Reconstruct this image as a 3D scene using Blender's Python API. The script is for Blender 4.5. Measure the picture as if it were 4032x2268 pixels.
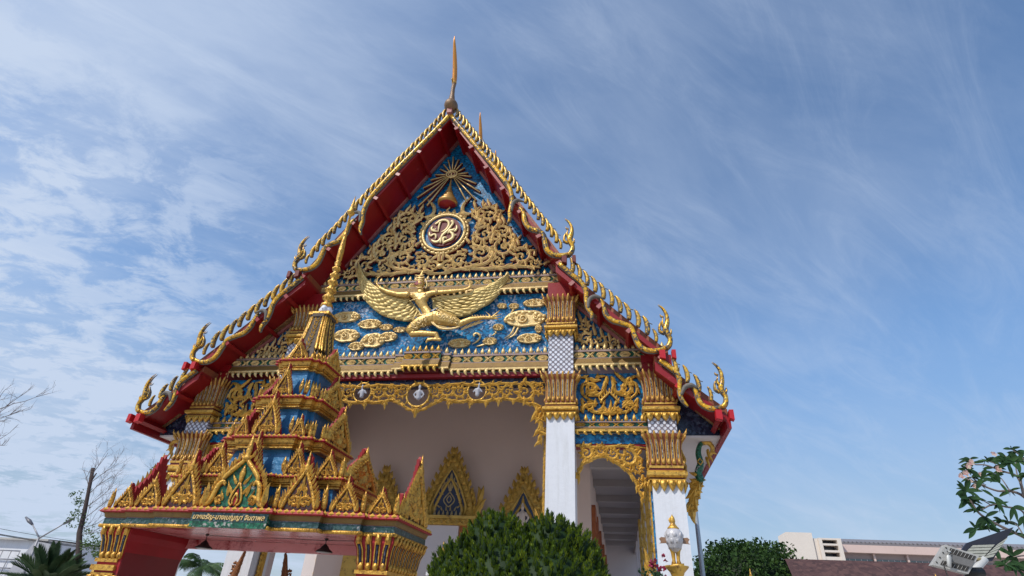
import bpy, bmesh, math, random
from mathutils import Vector, Matrix
from math import sin, cos, pi, radians, sqrt, atan2
random.seed(7)
for o in list(bpy.data.objects): bpy.data.objects.remove(o)
scene = bpy.context.scene
COL = scene.collection

# ------------------------------------------------------------------ camera
CF = 2151.0                                    # focal length in photo pixels (4032 wide)
PITCH, ROLL, YAW = 0.54498541, 0.05950106, -0.2015712
def cam_axes():
    d = Vector((sin(YAW)*cos(PITCH), cos(YAW)*cos(PITCH), sin(PITCH)))
    r = Vector((cos(YAW), -sin(YAW), 0)); u = r.cross(d)
    c, s = cos(ROLL), sin(ROLL)
    return c*r+s*u, -s*r+c*u, d
CR, CU, CD = cam_axes()
EYE = Vector((0, 0, 1.6))
cam = bpy.data.cameras.new('camera'); cam_ob = bpy.data.objects.new('camera', cam); COL.objects.link(cam_ob)
M = Matrix((CR, CU, -CD)).transposed().to_4x4(); M.translation = EYE
cam_ob.matrix_world = M
cam.sensor_width = 36; cam.lens = 36*CF/4032; cam.clip_start = 0.05; cam.clip_end = 3000
scene.camera = cam_ob
scene.render.resolution_x = 1024; scene.render.resolution_y = 576

def at(sx, sy, Y):
    """world point at depth Y seen at photo pixel (sx, sy)"""
    v = CD + (sx-2016)/CF*CR - (sy-1134)/CF*CU
    return EYE + v*(Y/v.y)
def ptz(sx, sy, Y):                            # the same in facade coordinates (a across from the axis, z up)
    p = at(sx, sy, Y); return (p.x+5.39, p.z)

# ------------------------------------------------------------------ light
SUN = Vector((-0.50, -0.62, 0.92)).normalized()
EL = math.asin(SUN.z); AZ = atan2(SUN.x, SUN.y)
w = bpy.data.worlds.new('World'); scene.world = w; w.use_nodes = True
nt = w.node_tree; nt.nodes.clear(); N = nt.nodes.new; Lk = nt.links.new
out = N('ShaderNodeOutputWorld'); bg = N('ShaderNodeBackground'); Lk(bg.outputs[0], out.inputs[0])
bg.inputs[1].default_value = 0.148
sky = N('ShaderNodeTexSky'); sky.sky_type = 'NISHITA'; sky.sun_disc = False
sky.sun_elevation = EL; sky.sun_rotation = AZ; sky.air_density = 1.0; sky.dust_density = 0.3; sky.ozone_density = 2.0
def mth(op, a, b=None, cl=False):
    m = N('ShaderNodeMath'); m.operation = op; m.use_clamp = cl
    for i, x in enumerate((a, b)):
        if x is None: continue
        if isinstance(x, (int, float)): m.inputs[i].default_value = x
        else: Lk(x, m.inputs[i])
    return m.outputs[0]
tc = N('ShaderNodeTexCoord'); sep = N('ShaderNodeSeparateXYZ'); Lk(tc.outputs['Generated'], sep.inputs[0])
zz = mth('ADD', sep.outputs[2], 0.18); zz = mth('MAXIMUM', zz, 0.05)
cu = mth('DIVIDE', sep.outputs[0], zz); cv = mth('DIVIDE', sep.outputs[1], zz)
def noise(su, sv, scale, detail, rough, dist, rot=0.0, off=0.0):
    cmb = N('ShaderNodeCombineXYZ')
    a = mth('ADD', mth('MULTIPLY', cu, cos(rot)), mth('MULTIPLY', cv, sin(rot)))
    b = mth('SUBTRACT', mth('MULTIPLY', cv, cos(rot)), mth('MULTIPLY', cu, sin(rot)))
    Lk(mth('MULTIPLY', a, su), cmb.inputs[0]); Lk(mth('MULTIPLY', b, sv), cmb.inputs[1]); cmb.inputs[2].default_value = off
    n = N('ShaderNodeTexNoise'); n.inputs['Scale'].default_value = scale; n.inputs['Detail'].default_value = detail
    n.inputs['Roughness'].default_value = rough; n.inputs['Distortion'].default_value = dist
    Lk(cmb.outputs[0], n.inputs['Vector']); return n.outputs[0]
def ramp(x, p0, p1, v0=0.0, v1=1.0):
    m = N('ShaderNodeMapRange'); m.interpolation_type = 'SMOOTHSTEP'
    Lk(x, m.inputs[0]); m.inputs[1].default_value = p0; m.inputs[2].default_value = p1
    m.inputs[3].default_value = v0; m.inputs[4].default_value = v1; return m.outputs[0]
# thin veil: heavier towards the left (west) side of the sky; wisps everywhere; mottled flakes low on the left
side = ramp(mth('DIVIDE', sep.outputs[0], mth('MAXIMUM', sep.outputs[1], 0.15)), -1.7, 0.55, 1.0, 0.0)
veil = ramp(noise(0.8, 1.5, 1.3, 8, 0.58, 0.5, 0.5, 3.1), 0.30, 0.72)
fine = ramp(noise(0.55, 2.0, 3.8, 11, 0.70, 1.1, 0.85, 2.2), 0.42, 0.74)
wisp = ramp(noise(0.75, 1.7, 1.5, 9, 0.60, 0.8, 0.75, 7.7), 0.36, 0.82)
flake = ramp(noise(1.0, 1.3, 7.5, 9, 0.66, 0.35, 0.3, 1.3), 0.42, 0.60)
flmask = mth('MULTIPLY', ramp(side, 0.52, 0.86), ramp(sep.outputs[2], 0.72, 0.45))
lowv = ramp(sep.outputs[2], 0.0, 0.42, 0.42, 0.0)
c = mth('ADD', mth('MULTIPLY', veil, mth('ADD', mth('MULTIPLY', side, 0.50), 0.09)), mth('MULTIPLY', wisp, 0.22))
c = mth('ADD', c, mth('MULTIPLY', mth('MULTIPLY', flake, flmask), 0.52))
c = mth('ADD', c, mth('ADD', mth('MULTIPLY', side, 0.08), 0.02)); c = mth('ADD', c, mth('MULTIPLY', fine, 0.15)); c = mth('ADD', c, lowv)
c = mth('MINIMUM', c, 0.97)
tint = N('ShaderNodeMix'); tint.data_type = 'RGBA'; tint.blend_type = 'MULTIPLY'; tint.inputs[0].default_value = 1.0
Lk(sky.outputs[0], tint.inputs[6]); hz = ramp(sep.outputs[2], 0.0, 0.45, 0.46, 1.08)
tc3 = N('ShaderNodeCombineXYZ'); Lk(mth('MULTIPLY', hz, 0.86), tc3.inputs[0]); Lk(mth('MULTIPLY', hz, 1.02), tc3.inputs[1]); Lk(mth('MULTIPLY', hz, 1.12), tc3.inputs[2]); Lk(tc3.outputs[0], tint.inputs[7])
mx = N('ShaderNodeMix'); mx.data_type = 'RGBA'; Lk(c, mx.inputs[0]); Lk(tint.outputs[2], mx.inputs[6])
mx.inputs[7].default_value = (3.9, 4.6, 5.8, 1)
Lk(mx.outputs[2], bg.inputs[0])
sl = bpy.data.lights.new('sun', 'SUN'); sl.energy = 3.7; sl.angle = radians(0.55); sl.color = (1.0, 0.95, 0.86)
so = bpy.data.objects.new('sun', sl); COL.objects.link(so)
so.rotation_euler = SUN.to_track_quat('Z', 'Y').to_euler(); so.location = (-30, -30, 60)
vs = scene.view_settings; vs.view_transform = 'Standard'; vs.look = 'None'; vs.exposure = 0.0; vs.gamma = 1.0
vs.use_curve_mapping = False

# ------------------------------------------------------------------ materials
def new_mat(name):
    m = bpy.data.materials.new(name); m.use_nodes = True; t = m.node_tree
    b = t.nodes['Principled BSDF']; return m, t, b
def objvec(t, scale=(1, 1, 1)):
    g = t.nodes.new('ShaderNodeNewGeometry'); mp = t.nodes.new('ShaderNodeMapping'); mp.inputs['Scale'].default_value = scale
    t.links.new(g.outputs['Position'], mp.inputs[0]); return mp.outputs[0]
def tnoise(t, vec, scale, detail=5, rough=0.6):
    n = t.nodes.new('ShaderNodeTexNoise'); n.inputs['Scale'].default_value = scale; n.inputs['Detail'].default_value = detail
    n.inputs['Roughness'].default_value = rough; t.links.new(vec, n.inputs['Vector']); return n.outputs[0]
def tramp(t, fac, stops, interp='LINEAR'):
    r = t.nodes.new('ShaderNodeValToRGB'); r.color_ramp.interpolation = interp
    e = r.color_ramp.elements
    while len(e) < len(stops): e.new(0.5)
    for k, (p, c3) in enumerate(stops): e[k].position = p; e[k].color = (*c3, 1)
    t.links.new(fac, r.inputs[0]); return r.outputs[0]
def tmix(t, fac, a, b, mode='MIX'):
    m = t.nodes.new('ShaderNodeMix'); m.data_type = 'RGBA'; m.blend_type = mode
    for s, x in ((0, fac), (6, a), (7, b)):
        if isinstance(x, (int, float)): m.inputs[s].default_value = x
        elif isinstance(x, tuple): m.inputs[s].default_value = (*x, 1)
        else: t.links.new(x, m.inputs[s])
    return m.outputs[2]
def tbump(t, b, h, strength, dist=0.02):
    n = t.nodes.new('ShaderNodeBump'); n.inputs['Strength'].default_value = strength; n.inputs['Distance'].default_value = dist
    t.links.new(h, n.inputs['Height']); t.links.new(n.outputs[0], b.inputs['Normal'])
def plaster(name, col, streak):
    m, t, b = new_mat(name); v = objvec(t); vs_ = objvec(t, (1, 1, 0.09))
    s1 = tramp(t, tnoise(t, vs_, 7, 7, 0.65), [(0.50, (0, 0, 0)), (0.78, (0.75, 0.75, 0.75))]); s2 = tramp(t, tnoise(t, v, 1.6, 6, 0.65), [(0.42, (0, 0, 0)), (0.75, (0.5, 0.5, 0.5))])
    c1 = tmix(t, s2, tmix(t, s1, col, streak), tuple(q*0.88 for q in col)); t.links.new(c1, b.inputs['Base Color']); b.inputs['Roughness'].default_value = 0.8
    tbump(t, b, tnoise(t, v, 9, 6, 0.6), 0.35, 0.02); return m
def paint(name, col, col2, rough=0.5, metal=0.0, scale=3.0, bump=0.25, dirt=None, bscale=30, spots=0.62):
    m, t, b = new_mat(name); v = objvec(t)
    c1 = tramp(t, tnoise(t, v, scale), [(0.3, col), (0.72, col2)])
    if dirt:
        f = tramp(t, tnoise(t, v, scale*2.3, 8, 0.7), [(spots-0.08, (0, 0, 0)), (spots+0.06, (1, 1, 1))])
        c1 = tmix(t, f, c1, dirt)
    t.links.new(c1, b.inputs['Base Color']); b.inputs['Roughness'].default_value = rough; b.inputs['Metallic'].default_value = metal
    tbump(t, b, tnoise(t, v, bscale, 4), bump); return m
def mosaic(name, stops, scale, loss=None, losspos=0.6, rough=0.25, metal=0.0, lscale=2.2, bump=0.5, stretch=(1, 1, 1)):
    m, t, b = new_mat(name); v = objvec(t, stretch)
    vo = t.nodes.new('ShaderNodeTexVoronoi'); vo.inputs['Scale'].default_value = scale; t.links.new(v, vo.inputs['Vector'])
    s = t.nodes.new('ShaderNodeSeparateColor'); t.links.new(vo.outputs['Color'], s.inputs[0])
    c1 = tramp(t, s.outputs[0], stops)
    if loss:
        n = tnoise(t, v, lscale, 6, 0.7)
        a = t.nodes.new('ShaderNodeMath'); a.operation = 'MULTIPLY_ADD'; t.links.new(s.outputs[1], a.inputs[0]); a.inputs[1].default_value = 0.30
        t.links.new(n, a.inputs[2])
        f = tramp(t, a.outputs[0], [(losspos, (0, 0, 0)), (losspos+0.05, (1, 1, 1))])
        c1 = tmix(t, f, c1, loss)
    t.links.new(c1, b.inputs['Base Color']); b.inputs['Roughness'].default_value = rough; b.inputs['Metallic'].default_value = metal
    tbump(t, b, s.outputs[2], bump, 0.012); return m

GOLD = paint('gold_paint', (0.72, 0.44, 0.085), (0.54, 0.29, 0.04), 0.38, 0.4, 5, 0.7, (0.20, 0.10, 0.03), 20, 0.60)
GOLDP = paint('pale_gold_paint', (0.82, 0.60, 0.27), (0.64, 0.43, 0.15), 0.36, 0.25, 4.0, 0.5, (0.24, 0.15, 0.06), 22, 0.64)
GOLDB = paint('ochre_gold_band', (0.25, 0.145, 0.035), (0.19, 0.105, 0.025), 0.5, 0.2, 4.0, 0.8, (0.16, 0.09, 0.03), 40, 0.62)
GOLDSH = paint('dull_gold_paint', (0.66, 0.42, 0.09), (0.50, 0.30, 0.055), 0.5, 0.25, 3.0, 0.5, (0.2, 0.1, 0.03), 30)
BARGE = mosaic('gold_glass_mosaic', [(0.0, (0.85, 0.46, 0.02)), (0.5, (0.68, 0.34, 0.02)), (0.8, (0.35, 0.20, 0.04)), (1.0, (0.85, 0.60, 0.12))], 22, (0.10, 0.085, 0.07), 0.70, 0.28, 0.25, 1.3)
FIN = mosaic('fin_glass_mosaic', [(0.0, (0.72, 0.40, 0.04)), (0.6, (0.50, 0.27, 0.03)), (1.0, (0.78, 0.52, 0.10))], 24, (0.11, 0.10, 0.085), 0.70, 0.32, 0.2, 1.6)
EDGE = paint('weathered_cement_edge', (0.11, 0.10, 0.09), (0.19, 0.17, 0.15), 0.8, 0, 6, 0.5)
RED = paint('red_paint', (0.27, 0.004, 0.007), (0.22, 0.005, 0.008), 0.42, 0, 1.6, 0.15, (0.40, 0.05, 0.05), 18, 0.70)
REDB = paint('bright_red_paint', (0.50, 0.012, 0.018), (0.42, 0.010, 0.014), 0.4, 0, 3, 0.2)
DRED = paint('deep_red_backing', (0.15, 0.010, 0.008), (0.11, 0.010, 0.008), 0.6, 0, 4, 0.2)
PINK = paint('faded_pink_edge', (0.40, 0.16, 0.14), (0.30, 0.08, 0.08), 0.6, 0, 5, 0.2)
SOFR = paint('glossy_red_soffit', (0.62, 0.25, 0.25), (0.56, 0.20, 0.20), 0.22, 0, 1.2, 0.25, (0.24, 0.015, 0.02), 9, 0.58)  # paler than the red paint: the bright floor's reflection is mixed into the colour
BLUE = mosaic('blue_glass_mosaic', [(0.0, (0.0, 0.04, 0.10)), (0.35, (0.0, 0.10, 0.24)), (0.75, (0.0, 0.175, 0.40)), (1.0, (0.005, 0.27, 0.55))], 17, (0.30, 0.36, 0.46), 0.88, 0.32)
BLUEW = mosaic('worn_blue_glass_mosaic', [(0.0, (0.0, 0.04, 0.11)), (0.35, (0.0, 0.095, 0.23)), (0.75, (0.0, 0.165, 0.38)), (1.0, (0.005, 0.25, 0.52))], 17, (0.32, 0.38, 0.49), 0.76, 0.32)
BPAINT = paint('blue_gloss_paint', (0.03, 0.15, 0.30), (0.05, 0.20, 0.38), 0.28, 0.15, 4.5, 0.9, (0.015, 0.09, 0.20), 5, 0.6)
NAVY = mosaic('navy_mosaic', [(0, (0.004, 0.008, 0.025)), (0.7, (0.012, 0.02, 0.05)), (1, (0.06, 0.08, 0.13))], 14)
GREEN = mosaic('green_glass_mosaic', [(0, (0.004, 0.035, 0.018)), (0.5, (0.008, 0.085, 0.045)), (1, (0.02, 0.18, 0.09))], 26, (0.36, 0.34, 0.31), 0.82, 0.35, 0, 1.6)
DGREEN = mosaic('dark_green_mosaic', [(0, (0.006, 0.03, 0.03)), (0.5, (0.02, 0.07, 0.06)), (1, (0.07, 0.12, 0.13))], 30, (0.25, 0.24, 0.24), 0.82, 0.35)
BROWNM = mosaic('brown_gold_mosaic', [(0, (0.16, 0.08, 0.03)), (0.5, (0.26, 0.14, 0.06)), (1, (0.40, 0.24, 0.10))], 30, (0.09, 0.05, 0.03), 0.75, 0.4)
WHITE = plaster('white_plaster', (0.68, 0.69, 0.73), (0.50, 0.50, 0.50))
PWHITE = paint('porch_wall_plaster', (0.74, 0.58, 0.51), (0.70, 0.55, 0.485), 0.85, 0, 0.6, 0.15, None, 14)
LWHITE = paint('pale_plaster', (0.66, 0.60, 0.60), (0.60, 0.55, 0.55), 0.8, 0, 0.8, 0.15)
SILVER = paint('white_figure_paint', (0.72, 0.74, 0.80), (0.6, 0.62, 0.68), 0.5, 0, 8, 0.2)
CLAYT = paint('orange_roof_tile', (0.34, 0.09, 0.03), (0.22, 0.06, 0.03), 0.5, 0, 6, 0.6)
CONC = paint('concrete', (0.42, 0.40, 0.38), (0.34, 0.33, 0.31), 0.85, 0, 1.2, 0.3)
def tile_mat():
    m, t, b = new_mat('white_flower_tile'); v = objvec(t, (9.5, 0.0, 9.5)); v.node.inputs['Rotation'].default_value = (0, radians(45), 0)
    vo = t.nodes.new('ShaderNodeTexVoronoi'); vo.inputs['Scale'].default_value = 1; vo.inputs['Randomness'].default_value = 0.0
    t.links.new(v, vo.inputs['Vector'])
    c1 = tramp(t, vo.outputs['Distance'], [(0.0, (0.75, 0.45, 0.2)), (0.10, (0.72, 0.74, 0.80)), (0.36, (0.60, 0.62, 0.70)), (0.43, (0.16, 0.14, 0.16)), (0.7, (0.22, 0.18, 0.19))])
    n = tnoise(t, objvec(t), 5, 6)
    c1 = tmix(t, tramp(t, n, [(0.52, (0, 0, 0)), (0.75, (0.6, 0.6, 0.6))]), c1, (0.20, 0.17, 0.16))
    t.links.new(c1, b.inputs['Base Color']); b.inputs['Roughness'].default_value = 0.35; tbump(t, b, vo.outputs['Distance'], 0.3); return m
TILE = tile_mat()
def leafmat(name, a, b_, c_, scale=7.0, transl=0.25):
    m, t, b = new_mat(name); v = objvec(t)
    oi = tnoise(t, v, scale, 3)
    col = tramp(t, oi, [(0.3, a), (0.5, b_), (0.72, c_)])
    t.links.new(col, b.inputs['Base Color']); b.inputs['Roughness'].default_value = 0.65; b.inputs['Specular IOR Level'].default_value = 0.25
    tr = t.nodes.new('ShaderNodeBsdfTranslucent'); t.links.new(col, tr.inputs[0])
    mxs = t.nodes.new('ShaderNodeMixShader'); mxs.inputs[0].default_value = transl
    o = t.nodes['Material Output']; t.links.new(b.outputs[0], mxs.inputs[1]); t.links.new(tr.outputs[0], mxs.inputs[2]); t.links.new(mxs.outputs[0], o.inputs[0])
    return m

# ------------------------------------------------------------------ builder
class Fr:
    """a drawing frame: a across, b up, c outwards"""
    def __init__(s, o, u=(1, 0, 0), v=(0, 0, 1), n=(0, -1, 0)):
        s.o, s.u, s.v, s.n = Vector(o), Vector(u), Vector(v), Vector(n)
    def P(s, a, b, c=0.0): return s.o + s.u*a + s.v*b + s.n*c
def FA(Y, side=1): return Fr((-5.39, Y, 0), (side, 0, 0))
WORLD = {}
def smooth(pts, k=4):
    if len(pts) < 3: return [tuple(p) for p in pts]
    P = [pts[0]] + list(pts) + [pts[-1]]; out = []
    for i in range(1, len(P)-2):
        p0, p1, p2, p3 = P[i-1], P[i], P[i+1], P[i+2]
        for j in range(k):
            t = j/k
            out.append(tuple(0.5*((2*b)+(c_-a)*t+(2*a-5*b+4*c_-d)*t*t+(3*b-a-3*c_+d)*t**3) for a, b, c_, d in zip(p0, p1, p2, p3)))
    out.append(tuple(pts[-1])); return out
def lerp_list(r, n):
    if isinstance(r, (int, float)): return [r]*n
    o = []
    for i in range(n):
        x = i/(n-1)*(len(r)-1); k = min(int(x), len(r)-2); f = x-k; o.append(r[k]*(1-f)+r[k+1]*f)
    return o
class MB:
    def __init__(s): s.v = []; s.f = []; s.s = []; s.m = []; s.cm = 0
    def add(s, vs, fs, sm=False):
        b = len(s.v); s.v += [tuple(x) for x in vs]
        for f in fs: s.f.append(tuple(b+i for i in f)); s.s.append(sm); s.m.append(s.cm)
    def box(s, x0, x1, y0, y1, z0, z1, fr=None):
        vs = [(x, y, z) for x in (x0, x1) for y in (y0, y1) for z in (z0, z1)]
        if fr: vs = [fr.P(x, z, y) for x, y, z in vs]
        s.add(vs, [(0, 1, 3, 2), (4, 6, 7, 5), (0, 4, 5, 1), (2, 3, 7, 6), (0, 2, 6, 4), (1, 5, 7, 3)])
    def prism(s, fr, poly, c0, c1, inset=0.0):
        n = len(poly)
        vs = [fr.P(a, b, c0) for a, b in poly] + [fr.P(a, b, c1) for a, b in poly]
        s.add(vs, [tuple(range(n)), tuple(range(2*n-1, n-1, -1))]+[(i, (i+1) % n, n+(i+1) % n, n+i) for i in range(n)])
    def loft(s, rings, closed=True, caps=True, sm=True):
        n = len(rings[0]); vs = [p for r in rings for p in r]; fs = []
        for k in range(len(rings)-1):
            for i in range(n if closed else n-1):
                j = (i+1) % n; fs.append((k*n+i, k*n+j, (k+1)*n+j, (k+1)*n+i))
        if caps and closed: fs += [tuple(range(n))[::-1], tuple(range((len(rings)-1)*n, len(rings)*n))]
        s.add(vs, fs, sm)
    def tube(s, pts, r, n=6, nrm=None, flat=1.0, sm=True, caps=True):
        ph = 0.0 if n < 0 else pi/n
        if n < 0: n = -n; sm = False
        pts = [Vector(p) for p in pts]; R = lerp_list(r, len(pts)); rings = []
        for i, p in enumerate(pts):
            t = (pts[min(i+1, len(pts)-1)]-pts[max(i-1, 0)])
            t = t.normalized() if t.length > 1e-9 else Vector((0, 0, 1))
            b = Vector(nrm) if nrm is not None else (Vector((0, 0, 1)) if abs(t.z) < 0.9 else Vector((0, 1, 0)))
            a = t.cross(b); a = a.normalized() if a.length > 1e-6 else Vector((1, 0, 0))
            if nrm is None: b = a.cross(t).normalized()
            else: b = b.normalized()
            rr = max(R[i], 1e-4)
            rings.append([p+a*(cos(2*pi*k/n+ph)*rr)+b*(sin(2*pi*k/n+ph)*rr*flat) for k in range(n)])
        s.loft(rings, True, caps, sm)
    def stroke(s, fr, pts, r, c=0.0, flat=0.8, n=6, k=3):
        q = smooth(pts, k) if k else pts
        s.tube([fr.P(p[0], p[1], c) for p in q], r, n, fr.n, flat)
    def lathe(s, prof, cx, cy, n=16, sm=True):
        s.loft([[Vector((cx+r*cos(2*pi*k/n), cy+r*sin(2*pi*k/n), z)) for k in range(n)] for r, z in prof], True, True, sm)
    def square(s, prof, cx, cy, ratio=1.0, off=0.0):
        s.loft([[Vector((cx+sx*(r), cy+sy*(r*ratio+off), z)) for sx, sy in ((-1, -1), (1, -1), (1, 1), (-1, 1))] for r, z in prof], True, True, False)
    def ball(s, c, rx, ry, rz, n=10, m=6):
        rings = []
        for i in range(m+1):
            th = pi*i/m; rings.append([Vector((c[0]+rx*max(sin(th), .01)*cos(2*pi*k/n), c[1]+ry*max(sin(th), .01)*sin(2*pi*k/n), c[2]+rz*cos(th))) for k in range(n)])
        s.loft(rings, True, True, True)
    def build(s, name, mats, parent=None, origin=None):
        if not s.v: return None
        po = WORLD[parent.name] if parent is not None else Vector((0, 0, 0))
        O = Vector(origin) if origin is not None else (po if parent is not None else Vector((0, 0, 0)))
        me = bpy.data.meshes.new(name)
        me.from_pydata([(x-O.x, y-O.y, z-O.z) for x, y, z in s.v], [], s.f)
        mats = mats if isinstance(mats, (list, tuple)) else [mats]
        for m in mats: me.materials.append(m)
        me.polygons.foreach_set('use_smooth', s.s); me.polygons.foreach_set('material_index', s.m); me.update()
        bm = bmesh.new(); bm.from_mesh(me)
        if len(s.f) < 60000: bmesh.ops.recalc_face_normals(bm, faces=bm.faces)
        bm.to_mesh(me); bm.free()
        o = bpy.data.objects.new(name, me); COL.objects.link(o)
        if parent is not None: o.parent = parent
        o.location = O-po; WORLD[o.name] = O
        return o
def tag(o, label, cat=None, group=None, kind=None):
    if label: o['label'] = label
    if cat: o['category'] = cat
    if group: o['group'] = group
    if kind: o['kind'] = kind
    return o
def thing(name, loc, label, cat, group=None):
    o = bpy.data.objects.new(name, None); COL.objects.link(o); o.location = loc; WORLD[o.name] = Vector(loc)
    o.empty_display_size = 0.3
    return tag(o, label, cat, group)
def blend_mesh(mb, name, mats, parent, voxel=0.02, origin=None):
    """fuse overlapping closed volumes into one continuous surface"""
    o = mb.build(name, mats, parent, origin)
    md = o.modifiers.new('r', 'REMESH'); md.mode = 'VOXEL'; md.voxel_size = voxel; md.use_smooth_shade = True
    sm_ = o.modifiers.new('s', 'SMOOTH'); sm_.factor = 0.5; sm_.iterations = 2
    dg = bpy.context.evaluated_depsgraph_get(); me = bpy.data.meshes.new_from_object(o.evaluated_get(dg))
    o.modifiers.clear(); o.data = me
    me.materials.clear()
    for m in (mats if isinstance(mats, (list, tuple)) else [mats]): me.materials.append(m)
    me.polygons.foreach_set('use_smooth', [True]*len(me.polygons)); return o

# ------------------------------------------------------------------ Thai ornament vocabulary
def flame(mb, fr, x, y, ang, L, w, curl=1.0, c=0.0, back=None):
    """kanok flame: a tapering curl ending in a point"""
    pts = []; a = ang; px, py = x, y; n = 7
    for i in range(n+1):
        pts.append((px, py)); t = i/n
        a += curl*(0.55*cos(t*pi*1.25))*(1.9/n)
        px += cos(a)*L/n; py += sin(a)*L/n
    prof = [0.55, 1.0, 1.0, 0.85, 0.6, 0.35, 0.06]
    mb.stroke(fr, pts, [w*k for k in prof], c, 1.0, -4, 0)
    if back is not None: back.stroke(fr, pts, [w*k*1.25+0.008 for k in prof], c-0.055, 1.2, 4, 0)
def scroll(mb, fr, cx, cy, R, a0=0.0, d=1, turns=1.35, leaves=5, w=0.15, c=0.0, back=None, inner=True):
    w *= 1.25
    """spiral stem with a bud in the centre and flames licking off its outer side"""
    n = int(15*turns)+2; pts = []; rad = []
    for i in range(n+1):
        t = i/n; r = R*(1-t)**0.85*0.92+R*0.10; a = a0+d*2*pi*turns*t
        pts.append((cx+r*cos(a), cy+r*sin(a))); rad.append(R*w*(0.75+0.35*sin(pi*min(1, t*1.3)))*(1-0.45*t))
    mb.stroke(fr, pts, [q*1.12 for q in rad], c, 0.9, -4, 0)
    if back is not None: back.stroke(fr, pts, [q*1.3+0.008 for q in rad], c-0.055, 1.2, 4, 0)
    if inner:
        flame(mb, fr, pts[-1][0], pts[-1][1], a0+d*2*pi*turns+d*pi/2, R*0.35, R*0.16, d*1.4, c+0.02)
    leaves = int(leaves*1.25+0.5)
    for k in range(leaves):
        t = (k+0.4)/leaves*min(1.0, 1.0/turns); a = a0+d*2*pi*turns*t; r = R*(1-t)**0.85*0.92+R*0.10
        flame(mb, fr, cx+r*cos(a), cy+r*sin(a), a-d*0.15+d*0.9, R*0.60, R*0.19, -d*1.2, c+0.015, back)
        if inner and k % 2 == 0:
            flame(mb, fr, cx+r*0.9*cos(a), cy+r*0.9*sin(a), a+pi*0.75*d, R*0.38, R*0.10, d, c+0.01)
def stem(mb, fr, pts, w, c=0.0, back=None, leaves=0, side=1):
    q = smooth(pts, 4); n = len(q)
    mb.stroke(fr, q, [w*0.65, w*1.1, w*1.1, w*0.9, w*0.35], c, 0.9, -4, 0)
    if back is not None: back.stroke(fr, q, [w*0.9, w*1.3, w*1.3, w, w*0.6], c-0.055, 1.2, 4, 0)
    for k in range(leaves):
        i = int((k+0.5)/leaves*(n-2)); a = atan2(q[i+1][1]-q[i][1], q[i+1][0]-q[i][0]); sd = side if k % 2 == 0 else -side
        flame(mb, fr, q[i][0], q[i][1], a+sd*0.7, w*4.2, w*0.9, sd*-1.2, c+0.015, back)
def bud_row(mb, fr, a0, a1, z, h, w, step, c=0.0):
    """row of lotus buds standing on a ledge, with small pearls between"""
    n = max(1, int(round((a1-a0)/step))); st = (a1-a0)/n
    for i in range(n):
        a = a0+st*(i+0.5); rings = []
        for r, t in ((0.35, 0), (0.85, 0.12), (1.0, 0.32), (0.72, 0.58), (0.3, 0.82), (0.03, 1.0)):
            rings.append([fr.P(a+w*r*cos(2*pi*k/6+pi/6), z+h*t, c+w*r*0.8*sin(2*pi*k/6+pi/6)) for k in range(6)])
        mb.loft(rings, True, True, True)
        p = fr.P(a+st/2, z+w*0.45, c); mb.ball(p, w*0.38, w*0.38, w*0.42, 6, 4)
def teeth_row(mb, fr, a0, a1, z, h, w, step, c=0.0, lean=0.25):
    """row of hanging flame-shaped teeth under a ledge"""
    n = max(1, int(round((a1-a0)/step))); st = (a1-a0)/n
    mb.box(a0, a1, c-0.06, c+0.02, z-0.002, z+0.045, fr)
    for i in range(n):
        a = a0+st*(i+0.5)
        mb.stroke(fr, [(a-lean*w, z), (a-lean*w, z-h*0.35), (a, z-h*0.7), (a+lean*w*2.2, z-h)], [w*0.62, w*0.62, w*0.40, 0.004], c-0.01, 0.7, 6, 0)
def frieze(mb, bk, fr, a0, a1, z0, z1, c=0.0, step=0.36):
    """band of alternating gold lozenges and crosses on a green ground"""
    h = z1-z0; zc = (z0+z1)/2; n = max(1, int(round((a1-a0)/(step*0.85)))); st = (a1-a0)/n
    bk.box(a0, a1, c-0.02, c, z0, z1, fr)
    for i in range(n):
        a = a0+st*(i+0.5)
        if i % 2 == 0:
            for q in (1.0, 0.62):
                wv, hv = st*0.40*q, h*0.40*q
                p = [(a-wv*1.1, zc), (a-wv*0.65, zc+hv*0.8), (a, zc+hv), (a+wv*0.65, zc+hv*0.8), (a+wv*1.1, zc), (a+wv*0.65, zc-hv*0.8), (a, zc-hv), (a-wv*0.65, zc-hv*0.8), (a-wv*1.1, zc)]
                mb.stroke(fr, p, h*0.12, c+0.02, 0.8, -4, 0)
            mb.stroke(fr, [(a-st*0.16, zc), (a+st*0.16, zc)], [h*0.08, h*0.26, h*0.08], c+0.03, 0.8, 5, 2)
        else:
            for sx in (-1, 1):
                for sy in (-1, 1):
                    flame(mb, fr, a+sx*0.01, zc+sy*0.01, atan2(sy*0.5, sx), st*0.52, h*0.19, sx*sy*0.8, c+0.02)
            p = fr.P(a, zc, c+0.03); mb.ball(p, h*0.16, 0.03, h*0.16, 6, 4)
# ================================================================== GROUND
g = MB(); S_ = 700
g.add([(-S_, -S_, 0), (S_, -S_, 0), (S_, S_, 0), (-S_, S_, 0)], [(0, 1, 2, 3)])
tag(g.build('ground', paint('pale_paving', (0.50, 0.47, 0.43), (0.42, 0.395, 0.36), 0.85, 0, 0.4, 0.3, (0.22, 0.21, 0.19), 6, 0.66)), 'pale concrete temple courtyard', None, None, 'structure')

# ================================================================== TEMPLE
T = thing('temple_hall', (-5.39, 14, 0), 'Thai temple hall with steep gold-edged gable roof, blue mosaic pediment and white pillars', 'temple')
AX = -5.39
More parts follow.
